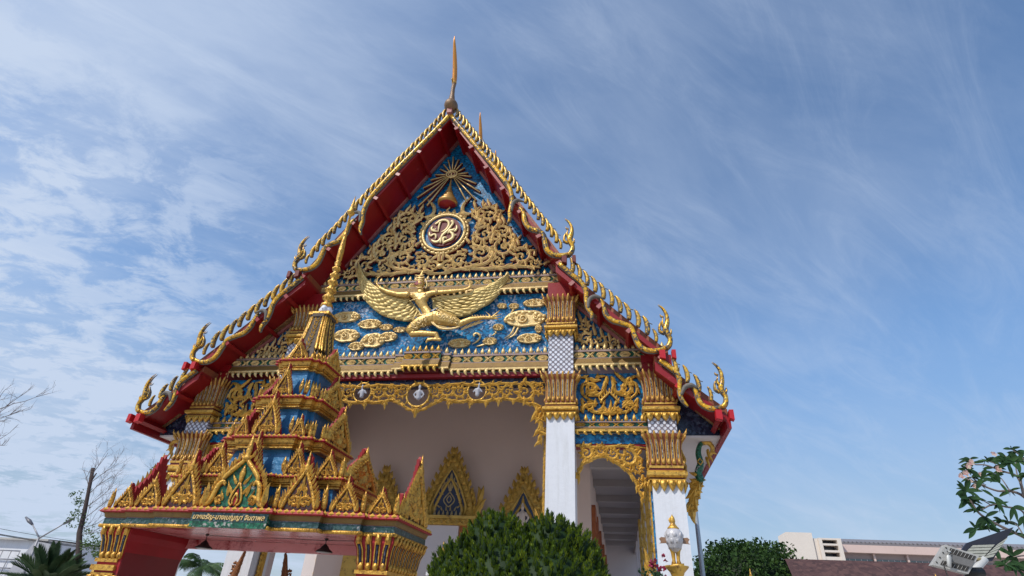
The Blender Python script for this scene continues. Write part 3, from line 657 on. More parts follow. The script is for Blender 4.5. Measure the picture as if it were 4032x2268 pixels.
strokes = [([(600, 530), (660, 500), (760, 430), (900, 400), (1010, 440), (1040, 530), (1000, 640), (900, 740), (780, 775)], [28, 40, 50, 48, 46, 46, 48, 40, 6]),
           ([(770, 470), (735, 560), (715, 660), (700, 780)], [36, 34, 30, 8]),
           ([(530, 580), (490, 660), (520, 730), (620, 755), (700, 750)], [8, 40, 44, 30, 12]), ([(620, 660), (590, 710), (540, 690)], [10, 30, 30]),
           ([(1130, 420), (1170, 500), (1100, 600), (990, 740), (850, 860), (790, 980), (770, 1130)], [60, 52, 42, 46, 52, 44, 30]),
           ([(420, 770), (430, 860), (470, 900), (560, 850), (620, 870), (625, 960), (590, 1010)], [8, 42, 40, 34, 38, 34, 8]),
           ([(480, 1020), (560, 1080), (660, 1090), (740, 1040), (760, 960)], [14, 46, 52, 48, 20]),
           ([(1270, 560), (1290, 650), (1240, 740), (1180, 750)], [10, 40, 44, 10]),
           ([(1000, 840), (1060, 740), (1150, 720), (1240, 680)], [10, 50, 52, 40]),
           ([(1060, 770), (1150, 830), (1170, 930), (1100, 1010), (980, 1060), (880, 1110), (860, 1160)], [30, 56, 62, 56, 44, 46, 8]),
           ([(1280, 860), (1190, 900), (1130, 960)], [8, 48, 40]), ([(950, 1000), (960, 960), (900, 950), (860, 990), (860, 1070), (880, 1120)], [8, 30, 44, 46, 44, 20])]
for p, r in strokes: m.stroke(fc, [m8(*q) for q in p], [q*0.00108 for q in r], 0.0, 0.45, 6, 3)
m.build('cypher_letters', paint('cream_gold', (0.78, 0.62, 0.32), (0.70, 0.53, 0.24), 0.4, 0.15, 3, 0.15), MD)
m = MB(); bk = MB(); f = FA(14.38)
for s in (-1, 1):   # two small naga brackets either side of the crown
    fs = FA(14.38, s); stem(m, fs, [(0.95, 13.55), (0.62, 13.62), (0.52, 13.80), (0.55, 14.05), (0.66, 14.20)], 0.06, 0.05, bk, 2); flame(m, fs, 0.60, 14.10, 1.1, 0.35, 0.05, -1, 0.08, bk)
m.stroke(f, [(0, 13.6), (0.06, 13.7), (-0.05, 13.8), (0.05, 13.9), (0, 14.0)], 0.025, 0.06)
o = m.build('naga_bracket', GOLDP, PED); bk.build('backing', DRED, o)
# --- scrollwork either side, built as one relief per side
def pedscroll(s):
    m = MB(); bk = MB(); f = FA(14.40, s); c_ = 0.12
    L = [(1.50, 13.45, 0.36, 2.3, -1), (1.42, 12.62, 0.34, 1.2, 1), (2.02, 12.66, 0.27, 2.6, -1), (1.35, 11.86, 0.34, 0.6, -1), (2.14, 12.02, 0.36, 1.9, 1), (2.72, 11.62, 0.36, 2.5, -1), (0.62, 11.62, 0.26, 0.5, 1), (1.95, 11.42, 0.22, 1.5, 1), (3.22, 11.32, 0.18, 2.4, 1), (0.98, 11.32, 0.16, 2.4, -1), (1.05, 13.55, 0.18, 1.2, 1)]
    for cx, cz, R, a0, d in L: scroll(m, f, cx, cz, R, a0, d, 1.35, 6, 0.155, c_, bk)
    for p in ([(0.2, 11.2), (0.9, 11.28), (1.6, 11.45), (1.75, 11.9), (1.1, 12.2), (1.05, 12.75)], [(1.0, 11.25), (1.9, 11.2), (2.5, 11.25), (3.3, 11.16)], [(1.1, 12.9), (1.25, 13.1), (1.1, 13.4), (1.2, 13.75)], [(1.7, 12.2), (1.75, 12.8), (1.9, 13.0), (1.85, 13.5)], [(2.4, 11.9), (2.45, 12.2), (2.3, 12.5)]):
        stem(m, f, p, 0.072, c_, bk, 8)
    for x, z, a, l in ((1.55, 13.75, 1.7, 0.45), (1.30, 13.80, 1.5, 0.34), (1.02, 13.75, 1.6, 0.40), (1.78, 13.60, 1.4, 0.32), (2.10, 13.00, 1.7, 0.42), (2.35, 12.5, 1.6, 0.36), (2.62, 12.05, 1.6, 0.34), (3.15, 11.6, 1.2, 0.3), (3.45, 11.25, 0.3, 0.28), (1.75, 13.15, 1.5, 0.3), (2.5, 12.35, 1.8, .3), (0.95, 12.25, 1.9, 0.3), (0.9, 11.9, 2.3, 0.28), (2.9, 11.85, 1.5, .3)):
        flame(m, f, x, z, a, l, 0.078, 0.9, c_+0.02, bk)
    random.seed(11)
    for k in range(42):          # small leaves filling the gaps
        z = random.uniform(11.15, 13.7); x = random.uniform(0.95 if z > 12 else 0.3, min(3.5, (17.0-z)*0.62-0.25))
        flame(m, f, x, z, random.uniform(0.4, 2.8), random.uniform(0.16, 0.28), 0.05, random.choice((-1, 1)), c_-0.01, bk)
    o = m.build('scroll_relief', GOLDP, PED); bk.build('backing', DRED, o)
pedscroll(1); pedscroll(-1)
m = MB(); bk = MB(); f = FA(14.42)
for s in (-1, 1):
    fs = FA(14.42, s); scroll(m, fs, 0.22, 11.45, 0.20, 0.3, 1, 1.3, 4, 0.2, 0.1, bk); stem(m, fs, [(0.0, 11.15), (0.35, 11.18), (0.5, 11.4), (0.3, 11.75), (0.0, 12.0)], 0.06, 0.1, bk, 3)
    flame(m, fs, 0.05, 11.6, 1.4, 0.4, 0.07, 0.4, 0.14, bk)
m.ball(f.P(0, 11.42, 0.12), 0.12, 0.08, 0.10)
o = m.build('lotus_relief', GOLDP, PED); bk.build('backing', DRED, o)

# --- small kanok triangle beyond the pillars and the bay panels
for s in (-1, 1):
    m = MB(); bk = MB(); f = FA(14.30, s)
    for cx, cz, R, a0, d in ((4.72, 8.60, 0.20, 0.5, 1), (4.68, 9.0, 0.17, 2.0, -1), (5.12, 8.52, 0.17, 1.0, -1), (5.50, 8.44, 0.13, 1.0, 1)): scroll(m, f, cx, cz, R, a0, d, 1.2, 6, 0.2, 0.05, bk)
    for x, z, a, l in ((4.60, 9.15, 1.6, 0.42), (4.75, 9.0, 1.4, 0.38), (5.0, 8.7, 1.5, 0.42), (5.2, 8.62, 1.5, 0.36), (5.42, 8.5, 1.5, 0.36), (5.65, 8.42, 1.5, 0.28), (5.85, 8.35, 1.4, 0.22), (4.55, 8.5, 1.7, 0.4), (4.9, 8.35, 1.5, .35), (5.3, 8.3, 1.4, .3)):
        flame(m, f, x, z, a, l, 0.06, 0.9, 0.05, bk)
    o = m.build('corner_relief', GOLDP, T); bk.build('backing', DRED, o)
    # bay panel: four big scrolls round a pointed niche (authored on the right, mirrored to the left)
    m = MB(); bk = MB(); f = FA(14.20, s)
    def p5(x, y): return ptz(2240+x/5.572, 1440+y/5.572, 14.15)
    for pts, w_ in (([(840, 230), (790, 400), (760, 560), (620, 640), (420, 660)], 0.05), ([(400, 470), (430, 400), (560, 420), (600, 520), (520, 560)], 0.045), ([(400, 480), (430, 600), (560, 620)], 0.045),
                    ([(260, 250), (380, 260), (400, 360), (300, 430), (290, 600), (420, 720), (600, 800)], 0.04), ([(430, 270), (560, 330), (650, 240), (730, 210)], 0.045),
                    ([(300, 1040), (330, 900), (460, 850), (580, 870), (560, 820)], 0.045), ([(440, 960), (560, 1020), (690, 1000), (760, 900), (740, 760)], 0.04), ([(270, 720), (300, 820), (280, 1000)], 0.035)):
        q = [p5(*a) for a in pts]; stem(m, f, q, w_, 0.05, bk, 4)
        ctr = p5(885, 0)[0]; q2 = [(2*p5(885, y)[0]-a, b_) for (a, b_), (x, y) in zip(q, pts)]; stem(m, f, q2, w_, 0.05, bk, 4)
    q = [p5(700, 830), p5(720, 760), p5(890, 590), p5(1050, 740), p5(1090, 830)]; m.stroke(f, q, 0.035, 0.09, 0.8, 5, 0); bk.stroke(f, q, 0.05, 0.02, 1, 4, 0)
    for k in range(9):
        t = k/8; x_ = 700+(1090-700)*t; y_ = 790-200*(1-abs(2*t-1)); a = p5(x_, y_); flame(m, f, a[0], a[1], 1.9-0.7*t, 0.12, 0.028, 0.3, 0.1)
    q = p5(890, 1010); 
    for a, l in ((1.57, 0.42), (1.2, 0.26), (1.94, 0.26), (0.8, 0.25), (2.34, 0.25), (0.4, 0.22), (2.74, 0.22)): flame(m, f, q[0], q[1]-0.08, a, l, 0.05, 0.6 if a > 1.57 else -0.6, 0.08, bk)
    for cx, cz, R, a0, d in ((4.88, 7.02, 0.16, 2, 1), (5.75, 7.02, 0.16, 1, -1), (4.78, 6.55, 0.13, 2, -1), (5.86, 6.55, 0.13, 1, 1), (5.12, 6.40, 0.11, 0, 1), (5.52, 6.40, 0.11, 3, -1)): scroll(m, f, cx, cz, R, a0, d, 1.2, 5, 0.2, 0.06, bk)
    o = m.build('bay_relief', GOLD, T); bk.build('backing', DRED, o)

# --- clouds
def cloud(name, cx, cz, w_, h, seed, tailpts=None, flip=1):
    rnd = random.Random(seed); f = FA(14.30); m = MB(); n = 44
    def outl(sc):
        o = []
        for k in range(n):
            a = 2*pi*k/n; lob = 1+0.10*abs(sin(a*3.5+seed))
            x = cos(a); z = sin(a); sx_ = (1 if x > 0 else -1)*abs(x)**0.85; sz_ = (1 if z > 0 else -1)*abs(z)**0.8
            lob = 1+0.11*abs(sin(a*3.5+seed)); pinch = 1-0.45*max(0, abs(x)-0.82)/0.18
            o.append((cx+flip*w_/2*sc*sx_*(0.92+0.10*abs(x)**8), cz+h/2*sc*sz_*0.92*lob*pinch))
        return o
    m.prism(f, outl(1.0), 0.0, 0.07); m.stroke(f, outl(0.93)+[outl(0.93)[0]], h*0.085, 0.075, 0.7, 5, 0)
    kx = w_/h*0.55
    for ox, R_, tn in ((-0.05, 0.34, 1.6), (0.27, 0.17, 1.1), (-0.30, 0.15, 1.1)):
        pp = []; N_ = int(14*tn)
        for i in range(N_+1):
            t = i/N_; a = 2*pi*tn*t+seed; r_ = R_*h*(1-0.82*t); pp.append((cx+ox*w_+r_*kx*cos(a)*0.8, cz+r_*sin(a)))
        m.stroke(f, pp, [h*0.02, h*0.06, h*0.07, h*0.05], 0.10, 0.9, 5, 0); m.ball(f.P(pp[-1][0], pp[-1][1], 0.11), h*0.07, 0.05, h*0.07)
    for sx in (-1, 1): m.ball(f.P(cx+sx*w_*0.46, cz+sx*h*0.10, 0.07), h*0.14, 0.07, h*0.13); m.ball(f.P(cx+sx*w_*0.36, cz-sx*h*0.16, 0.07), h*0.16, 0.07, h*0.15)
    for k in range(7): a = 0.3+pi*0.9*k/6; m.ball(f.P(cx+w_*0.36*cos(a), cz+h*0.40*sin(a), 0.05), h*0.17, 0.07, h*0.15)
    if tailpts:
        for tp in tailpts: m.stroke(f, tp, [0.035, 0.03, 0.006], 0.05, 0.8, 5, 3)
    return m.build(name, GOLDP, GP)
def cz3(n, x, y, w_, h, seed, tails=None, flip=1):
    a = z3(x, y, 14.25); k = 1/2.415*0.0088
    cloud('cloud_relief', a[0], a[1], w_*k*1.02, h*k*0.98, seed, [[z3(*q, 14.25) for q in t] for t in tails] if tails else None, flip)
cz3(0, 275, 600, 250, 100, 1); cz3(1, 500, 668, 205, 85, 2); cz3(2, 655, 697, 115, 50, 3); cz3(3, 787, 722, 115, 48, 4); cz3(4, 275, 780, 230, 118, 5)
cz3(5, 530, 825, 205, 130, 6); cz3(6, 675, 790, 150, 85, 7); cz3(7, 370, 880, 130, 75, 8); cz3(8, 1350, 850, 180, 78, 9); cz3(9, 1640, 830, 110, 66, 10, [[(1600, 855), (1550, 872), (1505, 878)]])
cz3(10, 1720, 697, 85, 55, 11, [[(1700, 740), (1680, 765), (1650, 780)]]); cz3(11, 1755, 495, 75, 45, 12); cz3(12, 1870, 497, 80, 48, 13, [[(1865, 520), (1855, 545), (1835, 560)]])
cz3(13, 1975, 617, 340, 145, 14, [[(1880, 680), (1840, 760), (1770, 805)], [(1915, 690), (1870, 770), (1785, 812)]]); cz3(14, 2070, 467, 195, 70, 15); cz3(15, 2103, 712, 48, 70, 16); cz3(16, 2015, 805, 195, 82, 17)
m = MB(); f = FA(14.30); m.stroke(f, [z3(1492, 785, 14.25), z3(1488, 765, 14.25), z3(1520, 755, 14.25), z3(1548, 785, 14.25), z3(1520, 830, 14.25), z3(1470, 858, 14.25)], [0.03, 0.035, 0.035, 0.035, 0.03, 0.008], 0.05, 0.8, 5, 3)
m.build('curl_relief', GOLDP, GP)

# --- garuda
GF = FA(14.0); GR = T
def interp(curve, t):
    x = t*(len(curve)-1); k = min(int(x), len(curve)-2); f_ = x-k
    return (curve[k][0]*(1-f_)+curve[k+1][0]*f_, curve[k][1]*(1-f_)+curve[k+1][1]*f_)
def wing(name, lead, trail, parent):
    lead = smooth(lead, 6); trail = smooth(trail, 6)
    m = MB(); f = FA(14.12)
    poly = lead+trail[::-1]; m.prism(f, poly, -0.06, 0.02)
    rows = 8
    for r in range(rows-1, -1, -1):
        n = int(13-3*(r/rows)) if r < 5 else 12
        for j in range(n):
            t = (j+0.35+0.5*(r % 2)*0.6)/n; 
            if t > 0.965: continue
            s0 = (r+0.25)/rows
            A = interp(lead, t); B = interp(trail, t); p = (A[0]+(B[0]-A[0])*s0, A[1]+(B[1]-A[1])*s0)
            t2 = min(1, t+0.13+0.05*t); s1 = min(1.0, s0+0.16)
            A2 = interp(lead, t2); B2 = interp(trail, t2); q = (A2[0]+(B2[0]-A2[0])*s1, A2[1]+(B2[1]-A2[1])*s1)
            dx, dz = q[0]-p[0], q[1]-p[1]; L = sqrt(dx*dx+dz*dz)
            if L < 0.02: continue
            wdt = sqrt((A[0]-B[0])**2+(A[1]-B[1])**2)/rows*0.72
            mx_ = 0.40 if r > 4 else 0.30
            if L > mx_: q = (p[0]+dx*mx_/L, p[1]+dz*mx_/L)
            pm = ((p[0]+q[0])/2, (p[1]+q[1])/2)
            m.stroke(f, [p, pm, ((pm[0]+q[0])/2, (pm[1]+q[1])/2), q, (q[0]+(q[0]-pm[0])*0.14, q[1]+(q[1]-pm[1])*0.14)], [wdt*0.35, wdt*0.75, wdt*0.85, wdt*0.7, wdt*0.15], 0.03+0.012*(rows-r), 0.42, 6, 0)
    m.stroke(f, lead, [0.05, 0.06, 0.05, 0.03, 0.02], 0.10, 0.8, 6, 0)
    return m.build(name, WINGM, parent)
WINGM = paint('wing_gold', (0.66, 0.50, 0.20), (0.56, 0.40, 0.13), 0.45, 0.25, 1.6, 0.3, (0.30, 0.2, 0.08), 20, 0.72)
GS = MB()
def cap(mb, a, b_, ra, rb, k=0.0, Y=14.10, fn=r2, c=0.10, flat=0.75):
    A = fn(*a); B = fn(*b_); s_ = 0.00176 if fn is r2 else 0.0034
    mb.tube([GF.P(A[0], A[1], c), GF.P(B[0], B[1], c+k)], [ra*s_, rb*s_], 10, GF.n, flat)
    mb.ball(GF.P(A[0], A[1], c), ra*s_, ra*s_*flat, ra*s_, 10, 6); mb.ball(GF.P(B[0], B[1], c+k), rb*s_, rb*s_*flat, rb*s_, 10, 6)
for args in (((280, 330), (285, 230), 82, 74), ((285, 220), (310, 150), 66, 30), ((310, 150), (330, 70), 30, 6), ((285, 420), (285, 480), 55, 70), ((180, 530), (400, 525), 64, 66), ((230, 570), (350, 585), 78, 84), ((290, 620), (365, 760), 100, 70), ((365, 760), (430, 860), 76, 96), ((470, 880), (610, 900), 100, 118),
             ((400, 515), (500, 480), 62, 52), ((500, 480), (640, 470), 50, 46), ((640, 470), (820, 455), 46, 40), ((820, 455), (1060, 425), 42, 24),
             ((1060, 425), (1140, 400), 26, 26), ((1140, 400), (1165, 330), 18, 16), ((1165, 330), (1135, 250), 15, 12), ((1135, 250), (1050, 215), 12, 5), ((1150, 400), (1190, 345), 16, 9), ((1190, 345), (1215, 318), 9, 6),
             ((480, 930), (260, 1010), 130, 112), ((260, 1010), (120, 1130), 112, 92), ((150, 1205), (330, 1200), 66, 60), ((330, 1200), (560, 1210), 58, 44), ((560, 1210), (600, 1290), 42, 34),
             ((630, 1310), (500, 1300), 34, 30), ((500, 1300), (410, 1320), 30, 24), ((410, 1320), (385, 1375), 22, 8), ((470, 1290), (420, 1290), 20, 14), ((420, 1290), (375, 1350), 14, 6),
             ((640, 930), (820, 970), 150, 118), ((820, 970), (960, 1020), 112, 70), ((960, 1040), (1180, 950), 62, 52), ((1180, 950), (1400, 920), 50, 34), ((1400, 920), (1560, 925), 34, 34),
             ((1560, 900), (1620, 850), 18, 14), ((1620, 850), (1685, 790), 14, 7), ((1570, 910), (1720, 850), 16, 7), ((1570, 930), (1730, 912), 16, 7), ((1560, 940), (1690, 950), 15, 7), ((1520, 890), (1450, 820), 15, 6)):
    cap(GS, *args)
for args in (((880, 425), (800, 425), 34, 27), ((800, 425), (700, 400), 26, 23), ((700, 400), (620, 360), 22, 14), ((620, 360), (590, 320), 12, 9), ((590, 320), (600, 270), 8, 7), ((600, 270), (650, 228), 7, 3), ((610, 350), (575, 300), 8, 4)):
    cap(GS, *args, fn=z3)
for p in ((200, 350), (255, 390), (320, 340)): pass
GB = blend_mesh(GS, 'garuda_body', paint('body_gold', (0.62, 0.40, 0.12), (0.48, 0.29, 0.07), 0.36, 0.35, 5, 0.5, (0.22, 0.12, 0.04), 24, 0.62), T, 0.016)
wing('wing', [r2(*p) for p in ((470, 560), (640, 520), (830, 520), (1120, 470), (1290, 385), (1440, 345), (1520, 285), (1700, 225), (1825, 85))],
     [r2(*p) for p in ((470, 700), (600, 790), (740, 840), (850, 852), (960, 838), (1090, 812), (1220, 745), (1340, 672), (1470, 600), (1590, 490), (1670, 400), (1760, 270), (1835, 100))], GB)
wing('wing', [z3(*p) for p in ((890, 450), (800, 430), (700, 405), (600, 360), (520, 300), (450, 220), (408, 115))],
     [z3(*p) for p in ((985, 560), (975, 625), (900, 640), (800, 635), (700, 612), (610, 580), (520, 515), (450, 430), (410, 330), (385, 215), (398, 105))], GB)
m = MB()
a = r2(262, 330); m.prism(FA(13.83), [(a[0]-0.13, a[1]-0.03), (a[0]-0.03, a[1]+0.09), (a[0]+0.01, a[1]+0.10), (a[0]+0.12, a[1]-0.01), (a[0]+0.03, a[1]-0.04), (a[0]-0.04, a[1]-0.07)], -0.06, 0.03); m.build('open_beak', RED, GB)
m = MB(); f = FA(13.86)
for pts, r in (([(130, 440), (110, 400), (150, 340)], 14), ([(390, 430), (420, 360), (385, 250)], 16), ([(200, 230), (290, 250), (380, 225)], 13), ([(205, 190), (290, 205), (370, 185)], 12), ([(220, 400), (280, 415), (330, 400)], 12), ([(200, 290), (240, 280), (262, 300)], 12), ([(262, 300), (300, 278), (345, 290)], 12),
               ([(170, 500), (270, 600), (400, 505)], 12), ([(130, 640), (280, 600), (420, 560)], 11), ([(270, 600), (290, 640)], 24), ([(580, 430), (590, 515)], 14), ([(560, 432), (570, 515)], 10),
               ([(230, 960), (330, 990), (440, 920), (560, 780)], 30), ([(260, 900), (400, 880), (560, 800)], 16), ([(520, 1020), (640, 1130), (850, 1140), (1000, 1100)], 22), ([(480, 1000), (560, 1080), (760, 1110)], 14), ([(560, 1010), (680, 960), (760, 900)], 24), ([(620, 1060), (720, 990), (800, 930)], 14)):
    m.stroke(f, [r2(*p) for p in pts], [r*0.0019*0.6, r*0.0019, r*0.0019*0.5], 0.05, 0.9, 6, 3)
for k in range(9):
    a = r2(990+k*38, 1120-k*14); flame(m, FA(13.98), a[0], a[1], 0.6, 0.20, 0.035, 0.8 if k % 2 else -0.8, 0.03)
for k in range(6): a = r2(1210+k*48, 880-k*1); flame(m, FA(13.98), a[0], a[1]-0.02, 2.0, 0.08, 0.02, 0.2, 0.03)
for k in range(150):      # scale pattern on the thighs
    rnd = random.Random(k); 
    t = rnd.random(); u = rnd.uniform(-1, 1)
    if k % 2: x_, y_, w_ = 620+t*340, 900+t*110, 125-55*t
    else: x_, y_, w_ = 430-t*280, 950+t*160, 105-20*t
    a = r2(x_+u*w_*0.25, y_+u*w_*0.95); m.ball(GF.P(a[0], a[1], 0.10+0.195*sqrt(max(0, 1-u*u*0.9))*(w_/125)), 0.030, 0.02, 0.026, 6, 4)
m.build('jewellery', GOLDP, GB)
m = MB(); f = FA(13.82)
for pts in ([(215, 945), (290, 985), (375, 960)], [(450, 880), (520, 830), (620, 780)]): m.stroke(f, [r2(*p) for p in pts], [0.04, 0.055, 0.04], 0.02, 0.6, 6, 3)
m.build('dark_gem_belt', mosaic('dark_gems', [(0, (0.01, 0.02, 0.05)), (0.6, (0.03, 0.05, 0.10)), (1, (0.55, 0.60, 0.70))], 30, None), GB)

# ================================================================== HANGING FILIGREE
def fzf(x, y): return ptz(1300+x/2.862, 1400+y/2.862, 14.1)
m = MB(); f = FA(14.06); bk = None
for s in (-1, 1):
    fs = FA(14.06, s)
    L = [(0.0, 6.90, 0.34, 1.6, 1, 0) if s > 0 else None, (0.50, 6.98, 0.17, 2.4, 1, 1), (0.82, 7.02, 0.20, 0.6, -1, 1), (1.22, 6.98, 0.20, 2.4, 1, 1), (1.70, 6.99, 0.27, 1.5, 1, 0), (2.15, 7.0, 0.20, 2.0, -1, 1), (2.55, 6.96, 0.18, 0.5, 1, 1), (3.05, 6.92, 0.30, 2.0, -1, 1), (3.45, 6.98, 0.16, 1.0, 1, 1)]
    for e in L:
        if not e: continue
        cx, cz, R, a0, d, inn = e
        if inn: scroll(m, fs, cx, cz, R, a0, d, 1.45, 6, 0.14, 0, None)
        else:
            m.stroke(fs, ringpts(cx, cz, R, R*1.05, 24), R*0.10, 0, 0.8, 5, 0)
            for k in range(10): a = 2*pi*k/10; flame(m, fs, cx+R*cos(a), cz+R*sin(a), a+0.5, R*0.35, R*0.09, -1, 0.02)
    stem(m, fs, [(0.0, 6.38), (0.35, 6.55), (0.75, 6.75), (1.1, 6.68), (1.5, 6.70), (1.9, 6.68), (2.3, 6.74), (2.75, 6.72), (3.2, 6.60), (3.5, 6.45), (3.6, 6.1)], 0.045, 0, None, 22)
    stem(m, fs, [(0.0, 7.2), (0.6, 7.16), (1.2, 7.2), (1.8, 7.15), (2.4, 7.2), (3.0, 7.17), (3.6, 7.2)], 0.04, 0, None, 18)
    for x, z, l in ((0.0, 6.50, 0.30), (0.55, 6.74, 0.16), (0.95, 6.74, 0.30), (1.55, 6.68, 0.22), (2.0, 6.68, 0.2), (2.35, 6.78, 0.28), (2.75, 6.72, 0.16)):
        for a in (-1.57, -1.1, -2.04): flame(m, fs, x, z, a, l*(1 if a == -1.57 else 0.6), 0.045, 0.3 if a > -1.5 else -0.3, 0.02)
        m.ball(fs.P(x, z-l*0.4, 0.02), 0.045, 0.04, 0.06, 6, 4)
    # side pendant by the pillar
    stem(m, fs, [(3.25, 6.62), (3.42, 6.45), (3.35, 6.25), (3.52, 6.05), (3.45, 5.85), (3.58, 5.75)], 0.06, 0, None, 9)
    for k in range(7): flame(m, fs, 3.52, 6.5-0.15*k, -2.2, 0.24, 0.05, 0.9 if k % 2 else -0.9, 0.02)
    scroll(m, fs, 3.50, 5.86, 0.09, 0, 1, 1.2, 3, 0.3); flame(m, fs, 3.50, 5.72, -1.5, 0.26, 0.05, 0.4)
m.build('hanging_filigree', GOLD, T)
def figure(cx, cz, h, Y, mat, turn=0, parent=None, name='figure_relief'):
    """small seated deity relief: crowned head, torso, bent arms"""
    k = h/0.6; mb = MB(); f = FA(Y); c = 0.05
    def cp(a, b_, ra, rb): mb.tube([f.P(cx+a[0]*k, cz+a[1]*k, c), f.P(cx+b_[0]*k, cz+b_[1]*k, c)], [ra*k, rb*k], 8, f.n, 0.8); mb.ball(f.P(cx+a[0]*k, cz+a[1]*k, c), ra*k, ra*k*.8, ra*k, 8, 5); mb.ball(f.P(cx+b_[0]*k, cz+b_[1]*k, c), rb*k, rb*k*.8, rb*k, 8, 5)
    t = turn*0.04
    cp((t, 0.20), (t, 0.16), 0.055, 0.045); cp((t, 0.25), (t*1.5, 0.34), 0.04, 0.008); cp((0, 0.02), (t, 0.12), 0.09, 0.03); cp((0, -0.18), (0, 0.02), 0.085, 0.09)
    for s in (-1, 1):
        cp((s*0.09, 0.05), (s*0.17, -0.06), 0.035, 0.03)
        cp((s*0.17, -0.06), (s*(0.10 if turn == 0 else 0.03), -0.17 if turn == 0 else 0.02), 0.03, 0.025)
    return blend_mesh(mb, name, mat, parent or T, 0.014)
FIGM = paint('grey_white_figures', (0.42, 0.42, 0.46), (0.33, 0.33, 0.37), 0.6, 0, 8, 0.3)
figure(0.02, 6.95, 0.52, 14.10, FIGM); figure(1.72, 7.0, 0.44, 14.10, FIGM, 1); figure(-1.70, 7.0, 0.44, 14.10, FIGM, -1)
# filigree arch of the side bays and carved strips beside the openings
for s in (-1, 1):
    m = MB(); fs = FA(14.14, s)
    for e in ((4.68, 5.32, 0.20, 2.2, -1), (5.05, 5.38, 0.15, 1, 1), (5.35, 5.31, 0.18, 2.2, 1), (5.72, 5.20, 0.24, 1.8, -1), (5.95, 4.95, 0.15, 1, 1), (5.99, 4.62, 0.12, 1, -1)): scroll(m, fs, *e, 1.4, 7, 0.21)
    stem(m, fs, [(4.43, 4.68), (4.55, 5.0), (4.80, 5.16), (5.10, 5.25), (5.40, 5.10), (5.65, 4.92), (5.85, 4.66), (5.93, 4.40), (6.03, 4.15)], 0.045, 0, None, 16)
    stem(m, fs, [(4.42, 5.50), (5.0, 5.46), (5.6, 5.5), (6.15, 5.45)], 0.035, 0, None, 10)
    for k in range(6): flame(m, fs, 6.05, 5.4-0.2*k, -2.0, 0.22, 0.045, 0.9 if k % 2 else -0.9)
    for k in range(3): flame(m, fs, 4.48, 4.95-0.08*k, -1.7, 0.26, 0.04, 0.5)
    m.build('filigree_arch', GOLD, T)
    for a0, zt, zb_ in ((3.60, 6.0, 1.2), (6.19, 5.5, 1.2)):
        m = MB(); fs = FA(14.2, s); n = int((zt-zb_)/0.11)
        for k in range(n):
            z = zt-0.11*k; flame(m, fs, a0+0.02, z, -1.9 if k % 2 else -1.4, 0.17, 0.045, 0.8 if k % 2 else -0.8, 0.02)
        m.box(a0-0.02, a0+0.05, -0.15, 0.0, zb_, zt, fs); m.build('carved_edge_strip', GOLD, T)
    m = MB(); x0, x1 = sorted((AX+s*6.20, AX+s*6.255)); m.box(x0, x1, 14.05, 14.3, 1.2, 4.7); m.build('blue_glass_edge', BLUE, T)
    # flame ornaments low on the pillars and brackets on the aisle side
    for a0, z in ((3.50, 3.35), (6.05, 2.55)):
        m = MB(); fs = FA(14.1, s)
        for k, (dz, a, l) in enumerate(((0.55, 1.9, 0.5), (0.35, 1.75, 0.4), (0.15, 1.7, 0.35), (0.0, 1.3, 0.3), (0.25, 1.3, 0.3), (-0.1, 0.6, 0.35), (-0.15, 0.1, 0.3), (-0.1, 2.4, 0.3))): flame(m, fs, a0, z+dz-0.35, a, l*0.85, 0.055, 0.7 if k % 2 else -0.5, 0.02*k)
        m.build('flame_finial', GOLD, T)
    # naga bracket under the side eave
    m = MB(); fs = FA(14.6, s); body = [(7.47, 4.75), (7.42, 4.95), (7.50, 5.2), (7.48, 5.45), (7.55, 5.66), (7.68, 5.72)]
    m.stroke(fs, body, [0.10, 0.10, 0.085, 0.075, 0.06, 0.05], 0, 0.9, 8, 4); br = m.build('eave_bracket', GREEN, T)
    m = MB(); m.stroke(fs, [(7.60, 5.70), (7.75, 5.72), (7.84, 5.60), (7.80, 5.45), (7.70, 5.38)], [0.06, 0.07, 0.06, 0.05, 0.02], 0.0, 0.9, 6, 3)
    for x, z, a, l in ((7.72, 5.55, -1.8, 0.3), (7.7, 5.45, -1.3, 0.26), (7.66, 5.36, -1.6, 0.3), (7.72, 5.76, 1.6, 0.16), (7.80, 5.5, -0.8, 0.15)): flame(m, fs, x, z, a, l, 0.04, 0.8, 0.02)
    for k in range(12): flame(m, fs, 7.40-0.018*k, 4.90-0.075*k, (-0.4 if k % 2 else 2.6), 0.22-0.012*k, 0.055, 0.9, 0.03)
    scroll(m, fs, 7.32, 4.62, 0.15, 0, 1, 1.3, 5, 0.22); scroll(m, fs, 7.22, 4.35, 0.12, 2, -1, 1.3, 5, 0.22); scroll(m, fs, 7.14, 4.12, 0.08, 2, 1, 1.3, 4, 0.22)
    stem(m, fs, [(7.42, 4.8), (7.28, 4.5), (7.18, 4.2), (7.10, 3.95)], 0.09, 0, None, 5)
    for z, l in ((5.2, 0.34), (5.05, 0.25), (4.95, 0.22)): flame(m, fs, 7.12, z, 1.5, l, 0.055, 0.8)
    m.stroke(fs, [(7.42, 5.22), (7.49, 5.3), (7.55, 5.22), (7.49, 5.14), (7.42, 5.22)], 0.02, 0.08, 1, 4, 0)
    m.build('gold_leafwork', GOLD, br)
    # brackets of the rear aisle pillars, in the shade
    for yy in (18.6, 22.3, 26.0):
        m = MB(); fr = Fr((AX+s*6.30, yy, 0), (-s, 0, 0))
        for k in range(14): flame(m, fr, -0.02, 5.5-0.24*k, -2.0 if k % 2 else -1.2, 0.30, 0.07, 0.8 if k % 2 else -0.8)
        m.box(-0.06, 0.05, -0.04, 0.04, 2.2, 5.6, fr); m.build('rear_carved_strip', GOLDSH, T)

